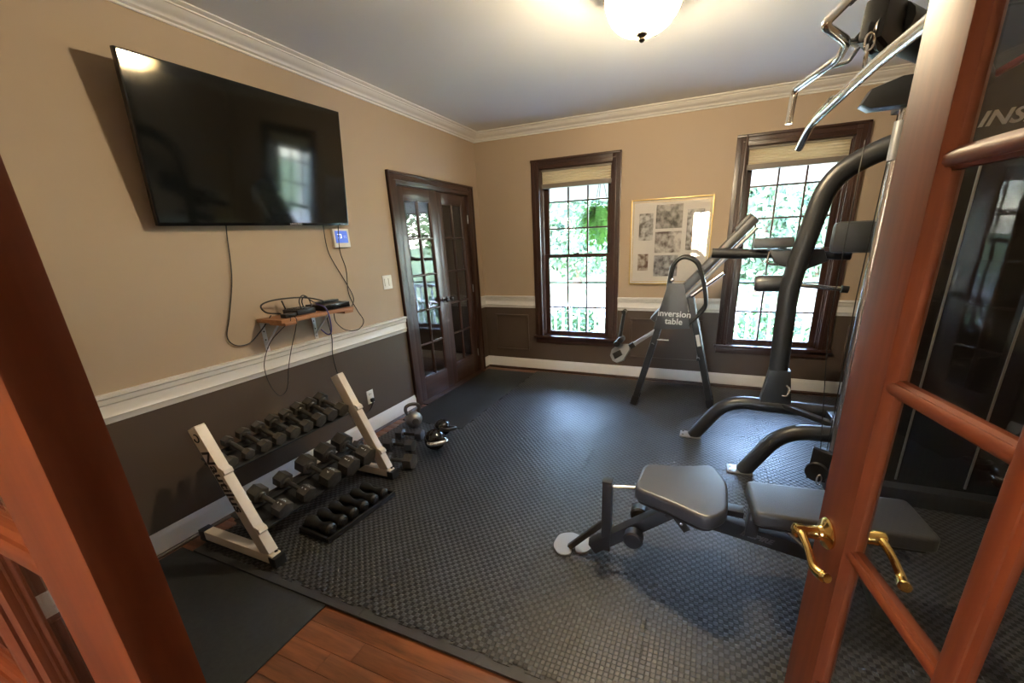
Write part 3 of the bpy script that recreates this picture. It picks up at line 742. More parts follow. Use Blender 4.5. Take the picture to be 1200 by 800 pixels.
obj('housing', box(NB(), (0.03, -2.62, 1.152), (0.215, -2.395, 1.192), 0.005), BLACKP, root)
obj('front_panel', box(NB(), (0.214, -2.612, 1.158), (0.217, -2.403, 1.186), 0.001), BLACKG, root)
root = thing('remote_control', 'black remote lying on the set-top box', 'remote', (0.13, -2.50, 1.193))
obj('body', box(NB(), (0.085, -2.58, 1.1935), (0.13, -2.41, 1.208), 0.006), BLACKP, root)
bm = NB()
for i in range(3):
    for j in range(6): box(bm, (0.092+i*0.012, -2.56+j*0.022, 1.207), (0.099+i*0.012, -2.548+j*0.022, 1.2098), 0.001)
obj('buttons', bm, GREYINK, root)
root = thing('router', 'black ridged router on the left half of the shelf', 'device', (0.12, -2.74, 1.151))
obj('housing', box(NB(), (0.05, -2.81, 1.152), (0.19, -2.67, 1.187), 0.006), BLACKP, root)
bm = NB()
for k in range(6): box(bm, (0.056+k*0.022, -2.80, 1.186), (0.066+k*0.022, -2.68, 1.191), 0.002)
obj('ridges', bm, BLACKG, root)
obj('antenna', bar(NB(), (0.06, -2.79, 1.185), (0.05, -2.80, 1.245), 0.016, 0.008, 0.002), BLACKP, root)
root = thing('power_adapter', 'black power adapter lying at the left front of the shelf', 'adapter', (0.18, -2.87, 1.151))
obj('body', box(NB(), (0.15, -2.905, 1.151), (0.20, -2.825, 1.176), 0.005), BLACKP, root)
obj('strain_relief', ring_tube(NB(), [(0.175, -2.826, 1.163), (0.175, -2.805, 1.163)], [0.007, 0.004], 8), BLACKP, root)

root = thing('thermostat', 'white wall thermostat with blue screen at the corner of the television', 'thermostat', (0.0, -2.20, 1.57))
obj('housing', box(NB(), (0.0, -2.262, 1.565), (0.026, -2.108, 1.700), 0.006), WHITEP, root)
obj('screen', box(NB(), (0.0255, -2.245, 1.598), (0.0275, -2.128, 1.685), 0.001), BLUESCR, root)
text('digits', '73', 0.045, LEDW, root, (0.0279, -2.205, 1.645), (0, 1, 0), (0, 0, 1))
text('digits', ': :', 0.03, LEDW, root, (0.0279, -2.155, 1.645), (0, 1, 0), (0, 0, 1))
root = thing('light_switch', 'white double rocker light switch beside the French doors', 'switch', (0.0, -1.735, 1.205))
obj('plate', box(NB(), (0, -1.792, 1.203), (0.006, -1.678, 1.322), 0.003), WHITEP, root)
for y in (-1.760, -1.710):
    obj('rocker', box(NB(), (0.005, y-0.015, 1.230), (0.010, y+0.015, 1.296), 0.003), WHITEP, root)
root = thing('power_outlet', 'white wall outlet with a black plug above the baseboard', 'outlet', (0.0, -2.145, 0.26))
obj('plate', box(NB(), (0, -2.182, 0.268), (0.006, -2.108, 0.386), 0.003), WHITEP, root)
for z in (0.300, 0.352):
    r_ = obj('receptacle', lathe(NB(), [(0, 0.003), (0.016, 0.003), (0.017, 0)], 16, axes((0.006, -2.145, z), (0, 1, 0), (0, 0, 1))), WHITEP, root)
    bm = NB(); box(bm, (0.0088, -2.152, z-0.005), (0.0096, -2.150, z+0.006)); box(bm, (0.0088, -2.140, z-0.005), (0.0096, -2.138, z+0.006)); obj('slots', bm, INK, r_)
root = thing('plug', 'black plug in the wall outlet', 'plug', (0.01, -2.145, 0.30))
bm = box(NB(), (0.010, -2.160, 0.284), (0.034, -2.130, 0.316), 0.004); ring_tube(bm, [(0.022, -2.145, 0.285), (0.022, -2.145, 0.262)], [0.007, 0.004], 8); obj('body', bm, BLACKP, root)

# ------------------------------------------------------------------ dumbbell rack
root = thing('dumbbell_rack', 'cream two-tier dumbbell rack with angled uprights standing by the left wall', 'rack', (0.42, -3.19, MT))
fz = MT
UP0, UP1 = V((0.655, 0, fz+0.06)), V((0.345, 0, 0.735))
for yi, y in enumerate((-3.61, -2.735)):
    d = (UP1-UP0).normalized(); nx = V((d.z, 0, -d.x))
    bm = bar(NB(), UP0+V((0, y, 0)), UP1+V((0, y, 0)), 0.05, 0.075, 0.004, up=nx)
    upr = obj('upright', bm, CREAM, root)
    obj('upright_cap', bar(NB(), UP1+V((0, y, 0)), UP1+d*0.006+V((0, y, 0)), 0.048, 0.073, 0.002, up=nx), CREAM, root)
    bm = box(NB(), (0.13, y-0.026, fz+0.012), (0.70, y+0.026, fz+0.066), 0.004); ft = obj('foot', bm, CREAM, root)
    obj('foot_cap', box(NB(), (0.675, y-0.03, fz), (0.725, y+0.03, fz+0.056), 0.004), BLACKP, root)
    obj('foot_cap', box(NB(), (0.10, y-0.029, fz), (0.15, y+0.029, fz+0.068), 0.004), BLACKP, root)
    bm = NB()
    for k in (0, 1): lathe(bm, [(0, 0.006), (0.008, 0.005), (0.009, 0)], 6, axes((0.665+0.022*k, y+(0.012 if k else -0.012), fz+0.066), (1, 0, 0), (0, 1, 0)))
    obj('bolt', bm, BLACKP, root)
    # shelf brackets that step out of the upright front
    for z in (0.20, 0.51):
        t = (z-UP0.z)/(UP1.z-UP0.z); c = UP0.lerp(UP1, t)
        bm = prism(NB(), [(-0.006, -0.03), (0.020, -0.02), (0.020, 0.0), (-0.006, 0.03)], -0.022, 0.022, axes(c+nx*0.036+V((0, y, 0)), nx, d)); obj('shelf_tab', bm, CREAM, root)
    if yi == 0:
        c = UP0.lerp(UP1, 0.60)+V((0, y-0.0255, 0))
        text('lettering', 'Nautilus', 0.092, INK, upr, c, -d, V((nx.x, 0, nx.z)), 0.0006, shear=0.2, bold=0.0018, sx=1.15)
        c2 = UP0.lerp(UP1, 0.93)+V((0, y-0.0255, 0))
        obj('emblem', ring_tube(NB(), [c2+0.022*(math.cos(a)*1.0*d+math.sin(a)*nx)*(1-0.07*k/4) for k, a in enumerate([j*0.45 for j in range(12)])], 0.004, 5), INK, upr)
# shelf trays: two rails each, tilted forward
def tier(x0, z0, x1, z1):
    a, b = V((x0, 0, z0)), V((x1, 0, z1))
    for p in (a, b):
        obj('shelf_rail', bar(NB(), p+V((0, -3.585, 0)), p+V((0, -2.76, 0)), 0.05, 0.012, 0.003, up=V((0.32, 0, 0.95))), BLKMET, root)
    m_ = (a+b)/2-V((0.01, 0, 0.02))
    obj('shelf_beam', bar(NB(), m_+V((0, -3.585, 0)), m_+V((0, -2.76, 0)), abs(x1-x0), 0.008, 0, up=V((0.32, 0, 0.95))), BLKMET, root)
# ---- hex dumbbells
def make_dumbbell(scale, hl=0.055, hr=0.042, gl=0.125, m=IRON, mh=IRONH, num=None, grp='hex dumbbells'):
    """axis along local x; origin at centre"""
    r = thing('hex_dumbbell', 'x', 'dumbbell', group=grp)
    hexa = [(hr*math.cos(PI/6+k*PI/3), hr*math.sin(PI/6+k*PI/3)) for k in range(6)]
    for s in (-1, 1):
        x0 = s*gl/2; x1 = s*(gl/2+hl)
        bm = prism(NB(), hexa, min(x0, x1), max(x0, x1), axes((0, 0, 0), (0, 1, 0), (0, 0, 1)), bev=hr*0.085)
        h = obj('head', bm, m, r, world=False)
        lathe_bm = lathe(NB(), [(0.011*1.0, 0), (hr*0.50, 0.0), (hr*0.44, 0.005), (0.016, 0.008)], 14, axes((x0, 0, 0), (0, 1, 0), (0, 0, 1)) @ Matrix.Rotation(PI if s > 0 else 0, 4, 'X'))
        obj('collar', lathe_bm, m, h, world=False)
        if num and s > 0:
            text('number', num, hr*0.85, GREYINK if m is RUBHEX else SILVERINK, h, (x0+hl*0.5, 0, hr*math.cos(PI/6)+0.0004), (0, 1, 0), (-1, 0, 0), 0.0006)
    n = 9; pts = [(-gl/2+gl*k/(n-1), 0, 0) for k in range(n)]
    rad = [0.0115+0.003*math.sin(PI*k/(n-1)) for k in range(n)]
    obj('handle', ring_tube(NB(), pts, rad, 14), mh, r, world=False)
    return r
def place(r, loc, rx=0, ry=0, rz=0, label=''):
    r.location = loc; r.rotation_euler = (rx, ry, rz); r['label'] = label; return r
def copy_tree(o, parent=None):
    c = o.copy(); COL.objects.link(c); c.parent = parent
    for ch in list(o.children): copy_tree(ch, c)
    return c
TILT = math.radians(17)
ordn = ['nearest the camera', 'second', 'third', 'fourth', 'fifth', 'sixth', 'seventh', 'eighth', 'ninth and last']
sizes = [(0.031, 0.034, None), (0.031, 0.034, None), (0.037, 0.040, None), (0.037, 0.040, None), (0.040, 0.044, None), (0.040, 0.044, None), (0.045, 0.050, None), (0.045, 0.050, None), (0.046, 0.052, None)]
y = -3.535
protos = {}
hrmax = 0.045
for k, (hr, hl, num) in enumerate(sizes):
    if (hr, hl) in protos: d_ = copy_tree(protos[(hr, hl)])
    else: d_ = make_dumbbell(1, hl, hr, 0.13); protos[(hr, hl)] = d_
    zc = 0.545 + (hr-0.036)*0.86
    lab = 'grey hex dumbbell on the upper tier, ' + (ordn[k] if k in (0,) else ordn[k]+' from the near upright')
    place(d_, (0.325, y, zc), random.choice([0, 0, 0.05, -0.05]), TILT, 0.0, lab)
    y += 0.0905
tier(0.262, 0.503+0.016, 0.395, 0.478)
low = [(0.050, 0.066, '25', -3.43), (0.049, 0.064, '25', -3.275), (0.060, 0.078, '45', -3.105), (0.064, 0.084, '50', -2.955), (0.067, 0.086, '50', -2.81)]
lo_n = ['nearest the camera', 'second from the near end', 'the middle one, marked 45', 'fourth from the near end', 'largest, at the far end']
for k, (hr, hl, num, y) in enumerate(low):
    d_ = make_dumbbell(1, hl, hr, 0.125, num=num)
    zc = 0.183 + hr*0.866*1.02
    place(d_, (0.455, y, zc-0.005), 0, TILT, 0, 'grey hex dumbbell on the lower tier, ' + lo_n[k])
tier(0.375, 0.196, 0.535, 0.148)

# ---- small tray on the floor with six soft-grip dumbbells
root = thing('dumbbell_tray', 'low black tray on the mat in front of the dumbbell rack', 'tray', (0.71, -3.15, MT))
A0, A1 = V((0.70, -3.40, MT)), V((0.74, -2.90, MT)); ud = (A1-A0).normalized(); vd = V((ud.y, -ud.x, 0))
bm = NB(); mt_ = axes(A0, ud, -vd)
Lt = (A1-A0).length
bm = box(NB(), (0, -0.13, 0.001), (Lt, 0.12, 0.010), 0.002, mt_); obj('base', bm, BLACKP, root)
for yy in (-0.13, 0.105):
    obj('lip', box(NB(), (0, yy, 0.008), (Lt, yy+0.015, 0.032), 0.004, mt_), BLACKP, root)
for xx in (0, Lt-0.015):
    obj('end_wall', box(NB(), (xx, -0.115, 0.008), (xx+0.015, 0.105, 0.036), 0.004, mt_), BLACKP, root)
small = ['nearest', 'second', 'third', 'fourth', 'fifth', 'farthest']
for k in range(6):
    c = A0+ud*(0.055+k*0.078)+V((0, 0, 0.047))
    R_ = 0.036-0.0009*k
    if k == 0 or True:
        r = thing('soft_dumbbell', 'black bone-shaped hand weight in the floor tray, '+small[k]+' one', 'dumbbell', (0, 0, 0), group='hand weights in the floor tray')
    pr_ = [(0, -0.105), (R_*0.7, -0.103), (R_, -0.092), (R_*1.02, -0.065), (R_*0.85, -0.045), (R_*0.62, -0.02), (R_*0.58, 0), (R_*0.62, 0.02), (R_*0.85, 0.045), (R_*1.02, 0.065), (R_, 0.092), (R_*0.7, 0.103), (0, 0.105)]
    obj('body', lathe(NB(), pr_, 20, axes((0, 0, 0), (0, 1, 0), (0, 0, 1))), RUBHEX, r, world=False)
    for s in (-1, 1):
        obj('end_disc', lathe(NB(), [(0, 0.0025), (R_*0.5, 0.002), (R_*0.55, 0)], 16, axes((s*0.1045, 0, 0), (0, 1, 0), (0, 0, 1)) @ Matrix.Rotation(PI if s < 0 else 0, 4, 'X')), BLACKP, r, world=False)
    r.location = c-vd*0.0; r.rotation_euler = (0, 0, math.atan2(vd.y, vd.x))

# ---- kettlebells and loose dumbbells at the far end of the rack
def kettlebell(label, loc, s, m, mh, rot=(0, 0, 0), group='kettlebells'):
    r = thing('kettlebell', label, 'kettlebell', loc, group=group, rot=rot)
    R_ = 0.075*s
    obj('ball', lathe(NB(), [(0, 0), (R_*0.55, 0)] + [(R_*math.sin(a), R_*0.93-R_*math.cos(a)) for a in [0.62+k*(PI-0.62-0.35)/12 for k in range(13)]] + [(0, R_*1.9)], 28), m, r, world=False)
    h = [(-R_*0.55, 0, R_*1.55), (-R_*0.78, 0, R_*2.05), (-R_*0.70, 0, R_*2.55), (-R_*0.30, 0, R_*2.78), (R_*0.30, 0, R_*2.78), (R_*0.70, 0, R_*2.55), (R_*0.78, 0, R_*2.05), (R_*0.55, 0, R_*1.55)]
    obj('handle', ring_tube(NB(), spline(h, 6), R_*0.21, 12), mh, r, world=False)
    obj('weight_disc', lathe(NB(), [(0, 0.004), (R_*0.36, 0.003), (R_*0.40, 0)], 20, axes((0, -R_*0.985, R_*0.93), (1, 0, 0), (0, 0, 1))), IRON if m is KETTLE else BLACKP, r, world=False)
    return r
kettlebell('grey cast kettlebell standing against the baseboard by the French door casing', (0.29, -1.97, MT), 1.0, KETTLE, IRON, (0, 0, 0.9))
kettlebell('black kettlebell lying on its side with shiny handle toward the room', (0.70, -2.25, MT+0.080), 1.1, BLACKG, CHROME, (1.35, 0.0, 0.85))
kettlebell('black kettlebell lying behind the other black kettlebell', (0.60, -2.04, MT+0.070), 0.95, BLACKG, BLKMET, (1.4, 0.2, 1.2))
loose = [((0.635, -2.60, MT+0.0515), 0.058, 0.070, 0.125, (0, 0, 0.16), IRON, 'loose hex dumbbell beside the far foot of the rack'),
         ((0.47, -2.38, MT+0.044), 0.050, 0.062, 0.12, (0, 0, 0.20), DSTEEL, 'loose steel-ended dumbbell in the floor pile, nearest the black kettlebell'),
         ((0.245, -2.50, MT+0.042), 0.047, 0.055, 0.12, (0, 0, 0.10), DSTEEL, 'loose steel-ended dumbbell in the floor pile, against the baseboard behind the rack'),
         ((0.42, -2.19, MT+0.042), 0.047, 0.055, 0.12, (0, 0, 0.20), DSTEEL, 'loose steel-ended dumbbell in the floor pile, before the grey kettlebell')]
for loc, hr, hl, gl, rot, m, lab in loose:
    d_ = make_dumbbell(1, hl, hr, gl, m=m, mh=IRONH if m is IRON else BLACKP, grp='loose dumbbells on the floor'); d_.location = loc; d_.rotation_euler = rot; d_['label'] = lab

# ------------------------------------------------------------------ framed photographs
px0, px1, pz0, pz1 = 1.818, 2.614, 1.075, 1.926
root = thing('picture_frame', 'thin gold frame with several photos hanging between the windows', 'picture', (2.216, 0, pz0))
bm = NB(); ring_frame(bm, px0, px1, pz0, pz1, 0.014, -0.026, -0.001, 0.003); obj('frame', bm, GOLD, root)
bm = NB(); ring_frame(bm, px0+0.028, px1-0.028, pz0+0.028, pz1-0.028, 0.005, -0.0125, -0.0105, 0); obj('inner_fillet', bm, GOLD, root)
obj('mat_board', box(NB(), (px0+0.010, -0.011, pz0+0.010), (px1-0.010, -0.002, pz1-0.010)), MATB, root)
def photo_mat(n, c1, c2, sc, seed):
    m, N, L, P = newmat(n); tcn = N.new('ShaderNodeTexCoord'); t = N.new('ShaderNodeTexNoise'); t.inputs['Scale'].default_value = sc; t.inputs['Detail'].default_value = 3
    mp = N.new('ShaderNodeMapping'); mp.inputs['Location'].default_value = (seed, seed*2, seed*3); L.new(tcn.outputs['Object'], mp.inputs[0]); L.new(mp.outputs[0], t.inputs['Vector'])
    r = N.new('ShaderNodeValToRGB'); r.color_ramp.elements[0].position = 0.38; r.color_ramp.elements[1].position = 0.62
    r.color_ramp.elements[0].color = (*c1, 1); r.color_ramp.elements[1].color = (*c2, 1); L.new(t.outputs['Fac'], r.inputs[0]); L.new(r.outputs[0], P.inputs['Base Color']); P.inputs['Roughness'].default_value = 0.4
    return m
pm = [photo_mat('photo print %d' % k, a, b, s, k*1.7) for k, (a, b, s) in enumerate([((0.10, 0.09, 0.08), (0.50, 0.50, 0.50), 22), ((0.05, 0.05, 0.04), (0.38, 0.36, 0.34), 14), ((0.08, 0.06, 0.05), (0.55, 0.52, 0.50), 12), ((0.07, 0.07, 0.08), (0.40, 0.40, 0.42), 16), ((0.12, 0.07, 0.05), (0.45, 0.40, 0.36), 26)])]
for k, (u0, u1, v0, v1) in enumerate([(0.11, 0.29, 0.16, 0.47), (0.32, 0.645, 0.07, 0.34), (0.32, 0.645, 0.375, 0.62), (0.32, 0.62, 0.65, 0.90), (0.11, 0.245, 0.63, 0.83), (0.70, 0.90, 0.14, 0.60)]):
    a, b = px0+u0*(px1-px0), px0+u1*(px1-px0); c, d = pz1-v1*(pz1-pz0), pz1-v0*(pz1-pz0)
    obj('photo', box(NB(), (a, -0.0118, c), (b, -0.0105, d)), pm[k % 5], root)
obj('glazing', box(NB(), (px0+0.012, -0.0190, pz0+0.012), (px1-0.012, -0.0170, pz1-0.012)), GLASS, root)

# ------------------------------------------------------------------ inversion table
root = thing('inversion_table', 'folding inversion table with fabric cover and raised bed by the back windows', 'inversion table', (2.4, -0.75, MT))
hubN, hubF = V((2.37, -0.80, 1.02)), V((2.37, -0.69, 1.02))
for y, dy in ((-0.83, 0), (-0.70, 1)):
    fl_, fr_ = V((2.05, y-0.03, MT)), V((2.745, y+0.08, MT))
    topL, topR = V((2.33, y, 1.12)), V((2.49, y, 1.05))
    for p, q in ((fl_, topL), (fr_, topR)):
        d = (q-p).normalized()
        lg = obj('leg', bar(NB(), p+d*0.03, q, 0.035, 0.055, 0.006, up=V((1, 0, 0))), BLKMET, root)
        obj('foot_cap', bar(NB(), p, p+d*0.09, 0.042, 0.064, 0.006, up=V((1, 0, 0))), BLACKP, lg)
        if q is topR and not dy:
            obj('sticker', bar(NB(), p.lerp(q, 0.58)+V((0.002, -0.019, 0)), p.lerp(q, 0.68)+V((0.002, -0.019, 0)), 0.002, 0.03, 0, up=V((1, 0, 0))), SILVERINK, lg)
    # grab handle loop
    hp = [(2.30, y, 1.05), (2.315, y-0.02, 1.22), (2.34, y-0.03, 1.33), (2.42, y-0.03, 1.385), (2.52, y-0.03, 1.34), (2.575, y-0.03, 1.22), (2.615, y-0.02, 1.05), (2.61, y, 0.95), (2.52, y, 0.84), (2.48, y, 0.80)]
    obj('grab_handle', ring_tube(NB(), spline(hp, 6), 0.017, 10), BLKMET, root)
obj('crossbar', ring_tube(NB(), [(2.20, -0.88, 0.62), (2.20, -0.68, 0.62)], 0.014, 8), BLKMET, root)
obj('crossbar', ring_tube(NB(), [(2.60, -0.85, 0.50), (2.60, -0.66, 0.50)], 0.014, 8), BLKMET, root)
# fabric cover with lettering
yc = -0.868
bm = prism(NB(), [(2.305, 1.17), (2.43, 1.17), (2.475, 1.0), (2.505, 0.78), (2.20, 0.76), (2.225, 0.86), (2.26, 1.0)], 0, 0.012, axes((0, yc+0.012, 0), (1, 0, 0), (0, 0, 1)), bev=0.003)
cv = obj('fabric_cover', bm, VINYL, root)
text('lettering', 'inversion', 0.076, SILVERINK, cv, (2.372, yc-0.0012, 0.905), (1, 0, -0.04), (0.04, 0, 1), bold=0.001)
text('lettering', 'table', 0.076, SILVERINK, cv, (2.372, yc-0.0012, 0.838), (1, 0, -0.04), (0.04, 0, 1), bold=0.001)
obj('pivot_bolt', lathe(NB(), [(0, 0.016), (0.014, 0.014), (0.018, 0)], 12, axes((2.335, yc, 1.20), (1, 0, 0), (0, 0, 1))), CHROME, root)
# bed: padded board rising to the right
b0, b1 = V((2.20, -0.76, 0.80)), V((2.955, -0.76, 1.655)); bd = (b1-b0).normalized(); bn = V((-bd.z, 0, bd.x))
obj('bed_pad', box(NB(), (0, -0.14, -0.01), ((b1-b0).length, 0.14, 0.065), 0.025, axes(b0+V((0, 0.12, 0)), bd, (0, 1, 0))), VINYL, root)
obj('headrest', box(NB(), (0, -0.09, 0), (0.16, 0.09, 0.04), 0.015, axes(b1-bd*0.16+V((0, 0.12, 0))+bn*0.05, bd, (0, 1, 0))), VINYL, root)
obj('bed_frame', ring_tube(NB(), [b0-bn*0.03+V((0, -0.03, 0)), b1-bn*0.03-bd*0.05+V((0, -0.03, 0))], 0.015, 10), STEEL, root)
obj('strap', box(NB(), (2.925, -0.80, 1.42), (2.935, -0.77, 1.62), 0.002), BLACKP, root)
obj('side_rod', ring_tube(NB(), [(2.50, -0.86, 1.06), (2.735, -0.82, 1.25)], 0.016, 10), CHROME, root)
# boom with ankle holder
obj('boom', bar(NB(), (2.22, -0.80, 0.74), (1.93, -0.80, 0.53), 0.03, 0.035, 0.004), STEEL, root)
obj('boom_collar', bar(NB(), (2.03, -0.80, 0.60), (1.99, -0.80, 0.57), 0.045, 0.05, 0.005), BLACKP, root)
fp = obj('foot_plate', prism(NB(), [(-0.10, -0.03), (-0.07, -0.075), (0.0, -0.09), (0.10, -0.03), (0.11, 0.03), (0.03, 0.085), (-0.06, 0.075), (-0.10, 0.03)], -0.012, 0.012, axes((1.90, -0.82, 0.51), (0.8, 0, 0.6), (-0.5, 0.55, 0.67)), bev=0.004), STEEL, root)
obj('foot_grip', prism(NB(), [(-0.055, -0.03), (0.03, -0.035), (0.03, 0.02), (-0.055, 0.03)], -0.016, 0.016, axes((1.89, -0.83, 0.505), (0.8, 0, 0.6), (-0.5, 0.55, 0.67)), bev=0.004), BLACKP, root)
obj('ankle_lever', ring_tube(NB(), [(1.885, -0.80, 0.60), (1.925, -0.80, 0.90)], 0.016, 10), BLKMET, root)
bm = NB(); ring_tube(bm, [(1.925, -0.84, 0.905), (1.925, -0.76, 0.905)], 0.02, 10); obj('lever_grip', bm, BLACKP, root)
for z, x in ((0.60, 1.87), (0.64, 1.905)):
    obj('ankle_roller', lathe(NB(), [(0, -0.06), (0.026, -0.058), (0.03, -0.04), (0.03, 0.04), (0.026, 0.058), (0, 0.06)], 14, axes((x, -0.80, z), (1, 0, 0), (0, 0, 1))), BLACKP, root)
obj('adjust_pin', ring_tube(NB(), [(2.24, -0.86, 0.665), (2.34, -0.86, 0.665)], 0.008, 8), CHROME, root)

# ------------------------------------------------------------------ multi gym
root = thing('multi_gym', 'tall black multi gym with weight tower and arched legs on the right', 'gym machine', (3.6, -1.8, MT))
def P_(nm, bm, m=BLKMET, par=None): return obj(nm, bm, m, par or root)
z0 = MT
a1 = fillet([(2.618, -1.40, z0), (2.83, -1.40, 0.345), (3.52, -1.42, 0.335)], 0.16, 10)
a2 = fillet([(2.952, -1.86, z0), (3.15, -1.86, 0.35), (3.56, -1.88, 0.37)], 0.16, 10)
for a in (a1, a2):
    ar = P_('arched_leg', ring_tube(NB(), a, 0.052, 16, sq=0.95))
    f = a[0]; P_('foot_plate', box(NB(), (f.x-0.10, f.y-0.055, z0), (f.x+0.06, f.y+0.055, z0+0.010), 0.004), STEEL, ar)
    bm = NB()
    for s in (-1, 1): lathe(bm, [(0, 0.007), (0.008, 0.006), (0.009, 0)], 6, Matrix.Translation((f.x-0.078, f.y+s*0.03, z0+0.010)))
    P_('bolt', bm, CHROME, ar)
P_('cross_beam', bar(NB(), (3.5, -1.36, 0.33), (3.52, -1.95, 0.33), 0.09, 0.07, 0.008))
# column
cpts = fillet([(3.15, -1.40, 0.30), (3.13, -1.40, 1.20), (3.255, -1.40, 1.86), (3.50, -1.46, 2.0), (3.78, -1.62, 2.02)], 0.14, 8)
P_('column', ring_tube(NB(), cpts, 0.062, 16, sq=0.7))
P_('gusset', prism(NB(), [(3.045, 0.33), (3.255, 0.33), (3.215, 0.62), (3.085, 0.62)], -0.045, 0.045, axes((0, -1.40, 0), (1, 0, 0), (0, 0, 1)), bev=0.006))
P_('hook', ring_tube(NB(), spline([(3.20, -1.46, 0.52), (3.215, -1.49, 0.50), (3.205, -1.50, 0.46), (3.18, -1.48, 0.45)], 5), 0.008, 8), CHROME)
P_('link_arm', bar(NB(), (3.20, -1.43, 0.36), (3.55, -1.62, 0.30), 0.05, 0.035, 0.006))
# arm station
P_('arm_bar', ring_tube(NB(), [(2.66, -1.32, 1.425), (3.46, -1.32, 1.39)], 0.027, 12))
P_('arm_grip', ring_tube(NB(), [(2.63, -1.32, 1.427), (2.86, -1.32, 1.417)], 0.034, 12), BLACKP)
P_('arm_pad', box(NB(), (2.885, -1.40, 1.452), (3.125, -1.24, 1.520), 0.02), VINYL)
P_('arm_pad_bracket', prism(NB(), [(2.98, 1.44), (3.30, 1.44), (3.33, 1.36), (3.20, 1.30), (3.04, 1.34)], -0.045, 0.045, axes((0, -1.33, 0), (1, 0, 0), (0, 0, 1)), bev=0.012))
P_('pad_handle', ring_tube(NB(), spline([(2.99, -1.36, 1.43), (2.985, -1.37, 1.36), (3.03, -1.37, 1.345), (3.10, -1.36, 1.35)], 6), 0.008, 8), CHROME)
P_('back_pad', box(NB(), (3.32, -1.44, 1.41), (3.62, -1.36, 1.60), 0.035), VINYL)
P_('roller_pad', lathe(NB(), [(0, -0.11), (0.045, -0.108), (0.056, -0.09), (0.056, 0.09), (0.045, 0.108), (0, 0.11)], 20, axes((3.035, -1.33, 1.215), (0, 1, 0), (0, 0, 1))), VINYL)
P_('roller_bar', ring_tube(NB(), [(3.10, -1.33, 1.215), (3.455, -1.33, 1.178)], 0.015, 10), CHROME)
P_('roller_stop', ring_tube(NB(), [(3.44, -1.33, 1.18), (3.48, -1.33, 1.176)], 0.024, 10), BLACKP)
# front guide rods and the weight stack
rods = [(3.405, -1.935), (3.475, -1.945)]
P_('guide_rod', ring_tube(NB(), [(3.405, -1.935, 0.20), (3.405, -1.935, 2.08)], 0.020, 14), CHROME)
P_('guide_rod', ring_tube(NB(), [(3.78, -1.70, 0.20), (3.78, -1.70, 2.08)], 0.0135, 14), CHROME)
P_('guide_rod', ring_tube(NB(), [(4.02, -1.70, 0.20), (4.02, -1.70, 2.08)], 0.0135, 14), CHROME)
P_('rod_sleeve', ring_tube(NB(), [(3.405, -1.935, 1.86), (3.405, -1.935, 2.03)], 0.030, 14), STEEL)
P_('rear_post', box(NB(), (3.445, -1.90, 0.10), (3.545, -1.80, 2.10), 0.008))
plate = None
for k in range(15):
    if plate is None: plate = P_('weight_plate', box(NB(), (3.72, -1.76, 0.24), (4.08, -1.64, 0.286), 0.004), IRON)
    else:
        c = inst(plate, root); c.location = plate.location + V((0, 0, 0.05*k))
P_('shroud_panel', box(NB(), (3.62, -1.905, 0.12), (4.20, -1.885, 2.44), 0.006), SMOKE)
P_('shroud_panel', box(NB(), (3.62, -1.885, 0.12), (3.64, -1.56, 2.44), 0.006), SMOKE)
P_('shroud_panel', box(NB(), (4.18, -1.885, 0.12), (4.20, -1.56, 2.44), 0.006), SMOKE)
P_('tower_base', box(NB(), (3.40, -1.98, z0), (4.24, -1.54, 0.12), 0.01))
P_('tower_cap', box(NB(), (3.60, -1.93, 2.43), (4.22, -1.55, 2.48), 0.012))
P_('tower_bridge', box(NB(), (3.40, -1.97, 2.09), (3.63, -1.75, 2.15), 0.012))
for x in (3.74, 4.05): P_('shroud_trim', box(NB(), (x, -1.912, 0.14), (x+0.010, -1.904, 1.90), 0.002), STEEL)
text('lettering', 'INSPIRE', 0.085, SILVERINK, root, (3.693, -1.9065, 1.998), (1, 0, 0.04), (-0.04, 0, 1), shear=0.3, bold=0.0022, align='LEFT', sx=1.2)
P_('red_stripe', bar(NB(), (3.70, -1.93, 2.17), (3.70, -2.45, 2.17), 0.02, 0.025, 0.004), RED)
# base beam toward bench, low pulley
P_('base_beam', bar(NB(), (3.56, -1.95, 0.09), (3.56, -2.50, 0.09), 0.07, 0.06, 0.006))
pul = P_('low_pulley', lathe(NB(), [(0.01, -0.014), (0.058, -0.014), (0.060, -0.010), (0.050, 0.0), (0.060, 0.010), (0.058, 0.014), (0.01, 0.014)], 24, axes((3.33, -2.0, 0.16), (0.9, -0.3, 0), (0, 0, 1))), BLACKP)
P_('pulley_bracket', prism(NB(), [(-0.05, -0.09), (0.05, -0.09), (0.06, 0.10), (-0.04, 0.12)], -0.02, 0.02, axes((3.345, -1.96, 0.18), (0.9, -0.3, 0), (0, 0, 1)), bev=0.004), BLKMET, pul)
P_('carabiner', ring_tube(NB(), [V((3.34, -2.04, 0.13))+0.022*V((math.cos(t)*0.6, 0.2*math.cos(t), math.sin(t)*1.5)) for t in [2*PI*k/16 for k in range(16)]], 0.005, 8, closed=True), CHROME, pul)
P_('cable', ring_tube(NB(), [(3.38, -1.93, 0.26), (3.37, -1.93, 1.20), (3.385, -1.93, 2.06)], 0.003, 6), BLACKP)
P_('cable', ring_tube(NB(), [(3.345, -1.96, 0.24), (3.30, -1.80, 1.0), (3.33, -1.7, 2.0)], 0.003, 6), BLACKP)
